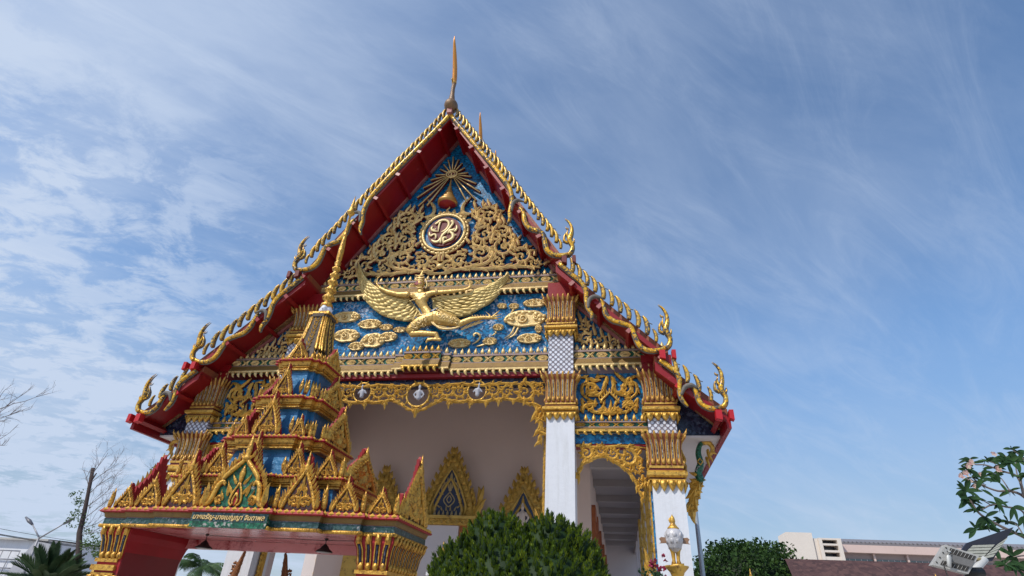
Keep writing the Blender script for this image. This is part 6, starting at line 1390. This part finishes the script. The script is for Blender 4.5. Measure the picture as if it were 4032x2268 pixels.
# --- frangipani tree at the right edge
def frangipani():
    rnd = random.Random(21)
    def w_(px, py, Y=8.5): return at(px*1.5652, py*1.5652, Y)
    root = w_(2700, 1480, 9.0); o = thing('frangipani_tree', (root.x, 9.0, 0), 'frangipani tree with bare forked branches, dark leaves and pale pink flowers', 'tree')
    BR = [([(2700, 1480), (2640, 1420), (2600, 1370), (2577, 1352), (2530, 1330), (2492, 1310), (2462, 1290), (2440, 1255)], .06), ([(2640, 1420), (2610, 1300), (2576, 1250), (2540, 1235), (2510, 1235), (2470, 1220), (2445, 1200)], .05),
          ([(2576, 1250), (2560, 1200), (2520, 1185), (2480, 1170), (2450, 1168), (2440, 1155)], .035), ([(2576, 1250), (2590, 1180), (2570, 1150), (2545, 1130)], .03), ([(2600, 1370), (2576, 1290), (2530, 1275), (2495, 1270), (2460, 1285), (2440, 1262)], .035),
          ([(2540, 1235), (2520, 1205), (2500, 1190)], .02), ([(2560, 1200), (2555, 1170), (2560, 1150)], .02), ([(2480, 1220), (2455, 1215), (2435, 1195), (2430, 1180)], .018), ([(2470, 1220), (2450, 1235), (2432, 1232)], .016), ([(2495, 1272), (2470, 1258), (2450, 1252)], .018),
          ([(2610, 1300), (2590, 1270), (2570, 1215), (2575, 1190)], .025), ([(2530, 1330), (2500, 1335), (2480, 1325)], .018), ([(2577, 1352), (2555, 1318), (2520, 1310)], .02), ([(2640, 1420), (2600, 1400), (2560, 1400), (2530, 1420)], .03), ([(2520, 1185), (2500, 1165), (2478, 1160)], 0.014)]
    m = MB(); tips = []
    for i, (p, r) in enumerate(BR):
        Y = 8.5+rnd.uniform(-0.35, 0.35); pts = [tuple(w_(x, y, 8.5+(Y-8.5)*k/(len(p)-1))) for k, (x, y) in enumerate(p)]; q = smooth(pts, 4)
        m.tube(q, [r*0.45, r*0.36, r*0.26, r*0.19], 7); tips.append(q[-1]); tips += [q[-4], q[len(q)//2]] if len(p) > 4 else [q[-3]]
    m.tube([(root.x, 9.0, 0), (root.x+.05, 9.0, 1.0), tuple(w_(2700, 1480, 8.6))], [0.12, 0.1, 0.06], 8)
    m.build('trunk', paint('grey_branch', (0.20, 0.165, 0.15), (0.14, 0.11, 0.10), 0.8, 0, 9, 0.4), o)
    lv = MB()
    def leaf(p, d, L, w__):
        d = d.normalized(); s = d.cross(Vector((0.2, -1, 0.1))).normalized(); up = s.cross(d); pts = []; N_ = 6; V = []
        for k in range(N_+1):
            t = k/N_; c = p+d*L*t-Vector((0, 0, L*0.22*t*t)); ww = w__*sin(pi*min(1, t*0.92+0.06))**0.8
            V += [c-s*ww+up*ww*0.25, c, c+s*ww+up*ww*0.25]
        F = []
        for k in range(N_):
            a = 3*k; F += [(a, a+1, a+4, a+3), (a+1, a+2, a+5, a+4)]
        lv.add(V, F, True)
    for tp in tips:
        for k in range(rnd.randint(5, 8)):
            a = rnd.uniform(0, 2*pi); leaf(Vector(tp), Vector((cos(a), sin(a)*0.6, rnd.uniform(-0.4, 0.6))), rnd.uniform(0.09, 0.15), rnd.uniform(0.014, 0.022))
    for (x, y, n) in ((2500, 1375, 9), (2545, 1400, 9), (2560, 1430, 8), (2430, 1235, 8), (2432, 1262, 5), (2455, 1330, 4), (2560, 1160, 9), (2530, 1150, 6), (2480, 1300, 6), (2575, 1300, 5), (2470, 1205, 4), (2515, 1215, 4), (2550, 1275, 4), (2500, 1250, 3), (2535, 1165, 6)):
        for k in range(n):
            a = rnd.uniform(0, 2*pi); leaf(w_(x, y, 8.3), Vector((cos(a), -0.2, sin(a)*0.8)), rnd.uniform(0.12, 0.20), rnd.uniform(0.021, 0.031))
    lv.build('foliage', leafmat('frangipani_green', (0.012, 0.035, 0.012), (0.025, 0.065, 0.02), (0.05, 0.11, 0.03), 5, 0.15), o)
    fl = MB()
    for (x, y, n) in ((2442, 1163, 5), (2436, 1172, 4), (2428, 1192, 6), (2420, 1197, 4), (2440, 1212, 4), (2452, 1222, 3), (2466, 1192, 4), (2510, 1180, 4), (2521, 1150, 2), (2490, 1318, 2), (2500, 1140, 2)):
        for k in range(n):
            p = w_(x+rnd.uniform(-5, 5), y+rnd.uniform(-4, 4), 8.4); 
            for j in range(5):
                a = 2*pi*j/5+rnd.random(); d = Vector((cos(a), -0.4, sin(a))).normalized(); t = d.cross(Vector((0, 1, 0))).normalized(); s_ = 0.028
                fl.add([p, p+d*s_*0.6+t*s_*0.4, p+d*s_*1.2, p+d*s_*0.6-t*s_*0.4], [(0, 1, 2, 3)])
    fl.build('flowers', leafmat('pink_cream_petals', (0.60, 0.26, 0.26), (0.72, 0.52, 0.46), (0.78, 0.68, 0.50), 30, 0.3), o)
frangipani()
# --- bare trees on the left
def twigs(mb, p, d, L, r, depth, rnd, bend=0.25, ups=0.15):
    pts = [Vector(p)]; d = Vector(d).normalized(); n = 5; v = Vector(d)
    for k in range(n):
        v = (v+Vector((rnd.gauss(0, bend), rnd.gauss(0, bend)*0.6, rnd.gauss(0, bend)+ups*0.5))*0.5).normalized(); pts.append(pts[-1]+v*(L/n))
    mb.tube([tuple(q) for q in pts], [r, r*0.8, r*0.45], 5 if depth > 1 else 4)
    if depth > 0:
        for k in range(rnd.randint(3, 4)):
            i = rnd.randint(1, n); b_ = Vector((rnd.gauss(0, 0.7), rnd.gauss(0, 0.5), rnd.gauss(0.15, 0.6))); twigs(mb, pts[i], (v+b_), L*rnd.uniform(0.5, 0.75), r*0.55, depth-1, rnd, bend, ups)
BARK = paint('dark_bark', (0.045, 0.03, 0.03), (0.07, 0.05, 0.045), 0.9, 0, 6, 0.5)
GREYB = paint('grey_twigs', (0.20, 0.17, 0.17), (0.15, 0.13, 0.13), 0.9, 0, 6, 0.3)
def w_(px, py, Y): return at(px*1.5652, py*1.5652, Y)
rnd = random.Random(4)
a0 = w_(196, 1400, 20); o = thing('lopped_tree', (a0.x, 20, 0), 'thin dark lopped tree trunk with fine bare twigs above the sago palm', 'tree')
m = MB(); m.tube([(a0.x+0.2, 20, 0)]+[tuple(w_(x, y, 20)) for x, y in ((196, 1449), (200, 1340), (212, 1290), (222, 1240), (234, 1178))], [0.14, 0.12, 0.10, 0.085, 0.07, 0.075], 8); m.tube([tuple(w_(229, 1210, 20)), tuple(w_(243, 1190, 20))], [0.04, 0.02], 6); m.build('trunk', BARK, o)
m = MB()
for (x, y), d, L in (((206, 1310), (0.8, 0, 0.9), 1.7), ((214, 1280), (1.0, 0, 1.0), 1.9), ((222, 1245), (0.9, 0, 0.8), 1.6), ((228, 1215), (0.9, 0, 1.0), 1.5), ((224, 1225), (-0.9, 0, 0.5), 1.1), ((232, 1195), (0.7, 0, 1.2), 1.5), ((203, 1330), (0.9, 0, 0.4), 1.7), ((200, 1345), (1, 0, 0.1), 1.5)):
    twigs(m, w_(x, y, 20), d, L*0.66, 0.015, 3, rnd, 0.24)
m.build('twigs', GREYB, o)
m = MB(); C = [(q.x, 20+rnd.uniform(-.3, .3), q.z, 0.2) for q in [w_(rnd.uniform(185, 215), rnd.uniform(1225, 1340), 20) for _ in range(22)]+[w_(rnd.uniform(210, 270), rnd.uniform(1330, 1400), 20) for _ in range(30)]]
leaf_cloud(m, C, 16, 0.05, rnd, 1.0); m.build('leaves', leafmat('sparse_leaves', (0.05, 0.10, 0.03), (0.09, 0.15, 0.05), (0.15, 0.21, 0.08), 3, 0.4), o)
a0 = w_(-95, 1200, 12); o = thing('bare_tree', (a0.x, 12, 0), 'leafless tree reaching its twigs in from the left edge of the sky', 'tree')
m = MB(); m.tube([(a0.x-.3, 12, 0), (a0.x-.2, 12, 3), tuple(a0), tuple(w_(-80, 1040, 12))], [0.14, 0.12, 0.09, 0.05], 8); m.build('trunk', BARK, o)
m = MB(); rnd = random.Random(12)
for (x, y), d, L in (((-60, 1050), (1, 0, 0.35), 0.95), ((-65, 1060), (1, 0, 0.1), 0.9), ((-65, 1120), (1, 0, 0.1), 0.6), ((-60, 1040), (0.8, 0, 0.9), 0.5), ((-65, 1115), (1, 0, -0.2), 0.5)): twigs(m, w_(x, y, 12), d, L*1.05, 0.018, 3, rnd, 0.16, 0.1)
m.build('twigs', GREYB, o)
a0 = w_(330, 1300, 24); o = thing('thin_twig_tree', (a0.x, 24, 0), 'faint tree with fine bare twigs showing above the gateway\'s left gables', 'tree')
m = MB(); rnd = random.Random(31); m.tube([(a0.x, 24, 0), (a0.x, 24, 3), tuple(w_(330, 1270, 24))], [0.14, 0.1, 0.05], 7); m.build('trunk', BARK, o)
m = MB()
for (x, y), d, L in (((330, 1270), (0.2, 0, 1), 2.6), ((330, 1290), (1, 0, 0.6), 2.2), ((330, 1300), (-0.5, 0, 1), 2.2), ((350, 1290), (1.0, 0, 0.9), 2.2)): twigs(m, w_(x, y, 24), d, L*0.6, 0.014, 3, rnd, 0.25)
m.build('twigs', GREYB, o)
m = MB(); C = [(q.x, 24, q.z, 0.25) for q in [w_(rnd.uniform(385, 425), rnd.uniform(1180, 1300), 24) for _ in range(26)]]; leaf_cloud(m, C, 18, 0.055, rnd, 1.0); m.build('leaves', leafmat('pale_sparse_leaves', (0.07, 0.12, 0.05), (0.11, 0.16, 0.07), (0.17, 0.22, 0.12), 3, 0.4), o)
# --- palms
def frond(mb, p, d, L, w0, rnd, droop=0.5, nl=26, stiff=False):
    p = Vector(p); d = Vector(d).normalized(); pts = []; n = 10
    for k in range(n+1):
        t = k/n; pts.append(p+d*(L*t)-Vector((0, 0, droop*L*t*t)))
    mb.tube([tuple(q) for q in pts], [0.018, 0.012, 0.004], 5)
    for k in range(nl):
        t = 0.10+0.88*k/nl; x = t*n; i = min(int(x), n-1); q = pts[i].lerp(pts[i+1], x-i); dr = (pts[i+1]-pts[i]).normalized(); s = dr.cross(Vector((0, 0, 1))).normalized()
        ll = w0*sin(pi*(0.12+0.82*t))**0.7
        for sg in (-1, 1):
            e = (s*sg*0.85+dr*0.75+Vector((0, 0, 0.25 if stiff else -0.30+rnd.uniform(-.1, .1)))).normalized(); tip = q+e*ll-Vector((0, 0, 0 if stiff else ll*0.35)); wd = dr*0.014 if stiff else dr*0.02
            mid = q+e*ll*0.55; mb.add([q-wd*0.6, q+wd*0.6, mid+wd, tip, mid-wd], [(0, 1, 2, 4), (4, 2, 3)])
rnd = random.Random(9); c = w_(112, 1475, 11)
o = thing('sago_palm', (c.x, 11, 0), 'dark green sago palm with stiff fronds at the lower left corner', 'palm')
m = MB()
def sago_frond(mb, p, d, L, rnd):
    p = Vector(p); d = Vector(d).normalized(); n = 10; pts = [p+d*(L*k/n)-Vector((0, 0, 0.22*L*(k/n)**2)) for k in range(n+1)]
    mb.tube([tuple(q) for q in pts], [0.014, 0.010, 0.004], 5); vv = Vector((rnd.gauss(0, .4), rnd.gauss(0, .4), 1)).normalized()
    for k in range(34):
        t = 0.12+0.86*k/34; x = t*n; i = min(int(x), n-1); q = pts[i].lerp(pts[i+1], x-i); dr = (pts[i+1]-pts[i]).normalized(); s_ = dr.cross(vv).normalized(); ll = 0.30*sin(pi*(0.22+0.70*t))**0.8
        for sg in (-1, 1):
            e = (s_*sg*0.55+dr*1.0+vv*0.18).normalized(); w1 = dr.cross(e).cross(e).normalized()*0.0065; tip = q+e*ll
            mb.add([q-w1, q+w1, q+e*ll*0.6+w1, tip, q+e*ll*0.6-w1], [(0, 1, 2, 4), (4, 2, 3)])
for k in range(30):
    a = 2*pi*k/30+rnd.uniform(-.12, .12); e = rnd.uniform(0.30, 1.35); sago_frond(m, (c.x, 11, c.z-0.02), (cos(a)*cos(e), sin(a)*cos(e)*0.8, sin(e)), rnd.uniform(0.80, 1.05), rnd)
m.build('fronds', leafmat('sago_green', (0.012, 0.035, 0.012), (0.03, 0.065, 0.022), (0.07, 0.11, 0.05), 4, 0.12), o)
m = MB(); m.tube([(c.x, 11, 0), (c.x, 11, c.z)], [0.17, 0.15], 9); m.build('trunk', BARK, o)
c = w_(505, 1428, 24); o = thing('coconut_palm', (c.x, 24, 0), 'palm with drooping fronds seen through the gateway opening', 'palm')
m = MB()
for k in range(20):
    a = 2*pi*k/20; e = rnd.uniform(-0.05, 1.0); frond(m, (c.x, 24, c.z), (cos(a)*cos(e), sin(a)*cos(e), sin(e)), rnd.uniform(1.3, 1.8), 0.42, rnd, 0.55, 30)
m.build('fronds', leafmat('palm_green', (0.02, 0.055, 0.02), (0.05, 0.10, 0.035), (0.12, 0.19, 0.08), 2, 0.25), o)
m = MB(); m.tube([(c.x+.2, 24, 0), (c.x, 24, c.z)], [0.16, 0.12], 9); m.build('trunk', GREYB, o)
# --- double arm street lamp, wires, white building
b0 = w_(103, 1360, 30); o = thing('street_lamp', (b0.x, 30, 0), 'grey street lamp with two raised arms before the white building', 'street lamp')
ST = paint('pole_grey', (0.30, 0.30, 0.32), (0.24, 0.24, 0.26), 0.5, 0.3, 3, 0.1)
m = MB(); m.tube([(b0.x-.3, 30, 0), (b0.x-.15, 30, 2.5), tuple(w_(98, 1352, 30)), ], [0.09, 0.08, 0.06], 8); m.build('pole', ST, o)
for (hx, hy), (kx, ky) in (((65, 1301), (82, 1320)), ((187, 1303), (160, 1318))):
    m = MB(); m.tube([tuple(w_(99, 1354, 30)), tuple(w_(kx, ky, 30))], [0.05, 0.04], 6); m.build('arm', ST, o)
    m = MB(); m.tube([tuple(w_(kx, ky, 30)), tuple(w_((kx+hx)/2, (ky+hy)/2, 30)), tuple(w_(hx, hy, 30))], [0.07, 0.13, 0.06], 8, None, 0.8); m.build('lamp_head', paint('lamp_head_grey', (0.10, 0.10, 0.12), (0.14, 0.14, 0.16), 0.4), o)
for i, (y0, y1, r) in enumerate(((1340, 1352, 0.03), (1342, 1355, 0.03), (1325, 1345, 0.02))):
    m = MB(); A_ = w_(-80, y0-10, 28); B_ = w_(420, y1+38, 46); m.tube([tuple(A_.lerp(B_, k/12)-Vector((0, 0, 0.25*sin(pi*k/12)))) for k in range(13)], r*0.8, 4)
    tag(m.build('power_line', LB), ('upper of the twin dark power lines at lower left', 'lower of the twin dark power lines at lower left', 'thin topmost power line at lower left')[i], 'wire')
B3 = thing('white_building', (-47, 41, 0), 'white building with a balcony railing behind the street lamp at left', 'building')
A_ = w_(-40, 1350, 40)
m = MB(); m.box(-56, -43.9, 40, 48, 0, 5.1); m.build('wall', WHITE, B3)
m = MB(); m.add([(-56, 39.7, 5.12), (-43.6, 39.7, 5.12), (-43.6, 48, 5.3), (-56, 48, 5.3)], [(0, 1, 2, 3)]); m.box(-56, -43.6, 39.6, 39.75, 4.98, 5.12); m.build('roof', CONC, B3)
m = MB()
for z in (2.4, 3.0, 3.6, 4.2): m.tube([(-52, 39.5, z), (-45.6, 39.5, z)], 0.045, 6)
for k in range(9): m.tube([(-52+k*0.8, 39.5, 1.5), (-52+k*0.8, 39.5, 4.25)], 0.035, 5)
m.build('railing', ST, B3)
m = MB(); m.add([(-45.7, 38.6, 1.2), (-45.2, 38.6, 1.2), (-44.0, 39.4, 4.9), (-41.9, 39.4, 4.6), (-43.2, 38.6, 1.2), (-44.5, 39.4, 4.9)], [(0, 1, 2, 5), (1, 4, 3, 2)]); m.build('stair_flank', paint('grey_steel', (0.25, 0.25, 0.28), (0.32, 0.32, 0.34), 0.5), B3)
# --- carved naga finials behind the gateway
NB = paint('brown_gilt', (0.26, 0.10, 0.03), (0.18, 0.07, 0.025), 0.5, 0.2, 8, 0.4)
for i, (px, py) in enumerate(((618, 1380), (722, 1398))):
    m = MB(); p = w_(px, py, 13.2); f = Fr((p.x, 13.2, 0), ((-1, 0, 0), (1, 0, 0))[i]); zt = p.z; H_ = 1.6
    body = [(0.0, zt), (0.04, zt-0.25), (0.10, zt-0.5), (0.12, zt-0.8), (0.05, zt-1.1), (0.0, 0.2), (0, 0)]
    m.stroke(f, body, [0.01, 0.05, 0.07, 0.09, 0.08, 0.07, 0.07], 0, 0.6, 6, 4)
    for k in range(14): z = zt-0.06-0.085*k; flame(m, f, 0.01+0.008*k, z, pi/2+(0.7 if k % 2 else 0.2), 0.2, 0.035, -1 if k % 2 else 1, 0.02)
    for k in range(4): scroll(m, f, 0.16+0.02*k, zt-0.40-0.22*k, 0.09, 1, 1, 1.3, 4, 0.3, 0.0)
    tag(m.build('naga_finial', NB, None, (p.x, 13.2, 0)), ('brown carved naga finial seen through the gateway beside the palm', 'brown carved naga finial seen through the gateway between two white pillars')[i], 'finial', 'naga finials behind the gateway')
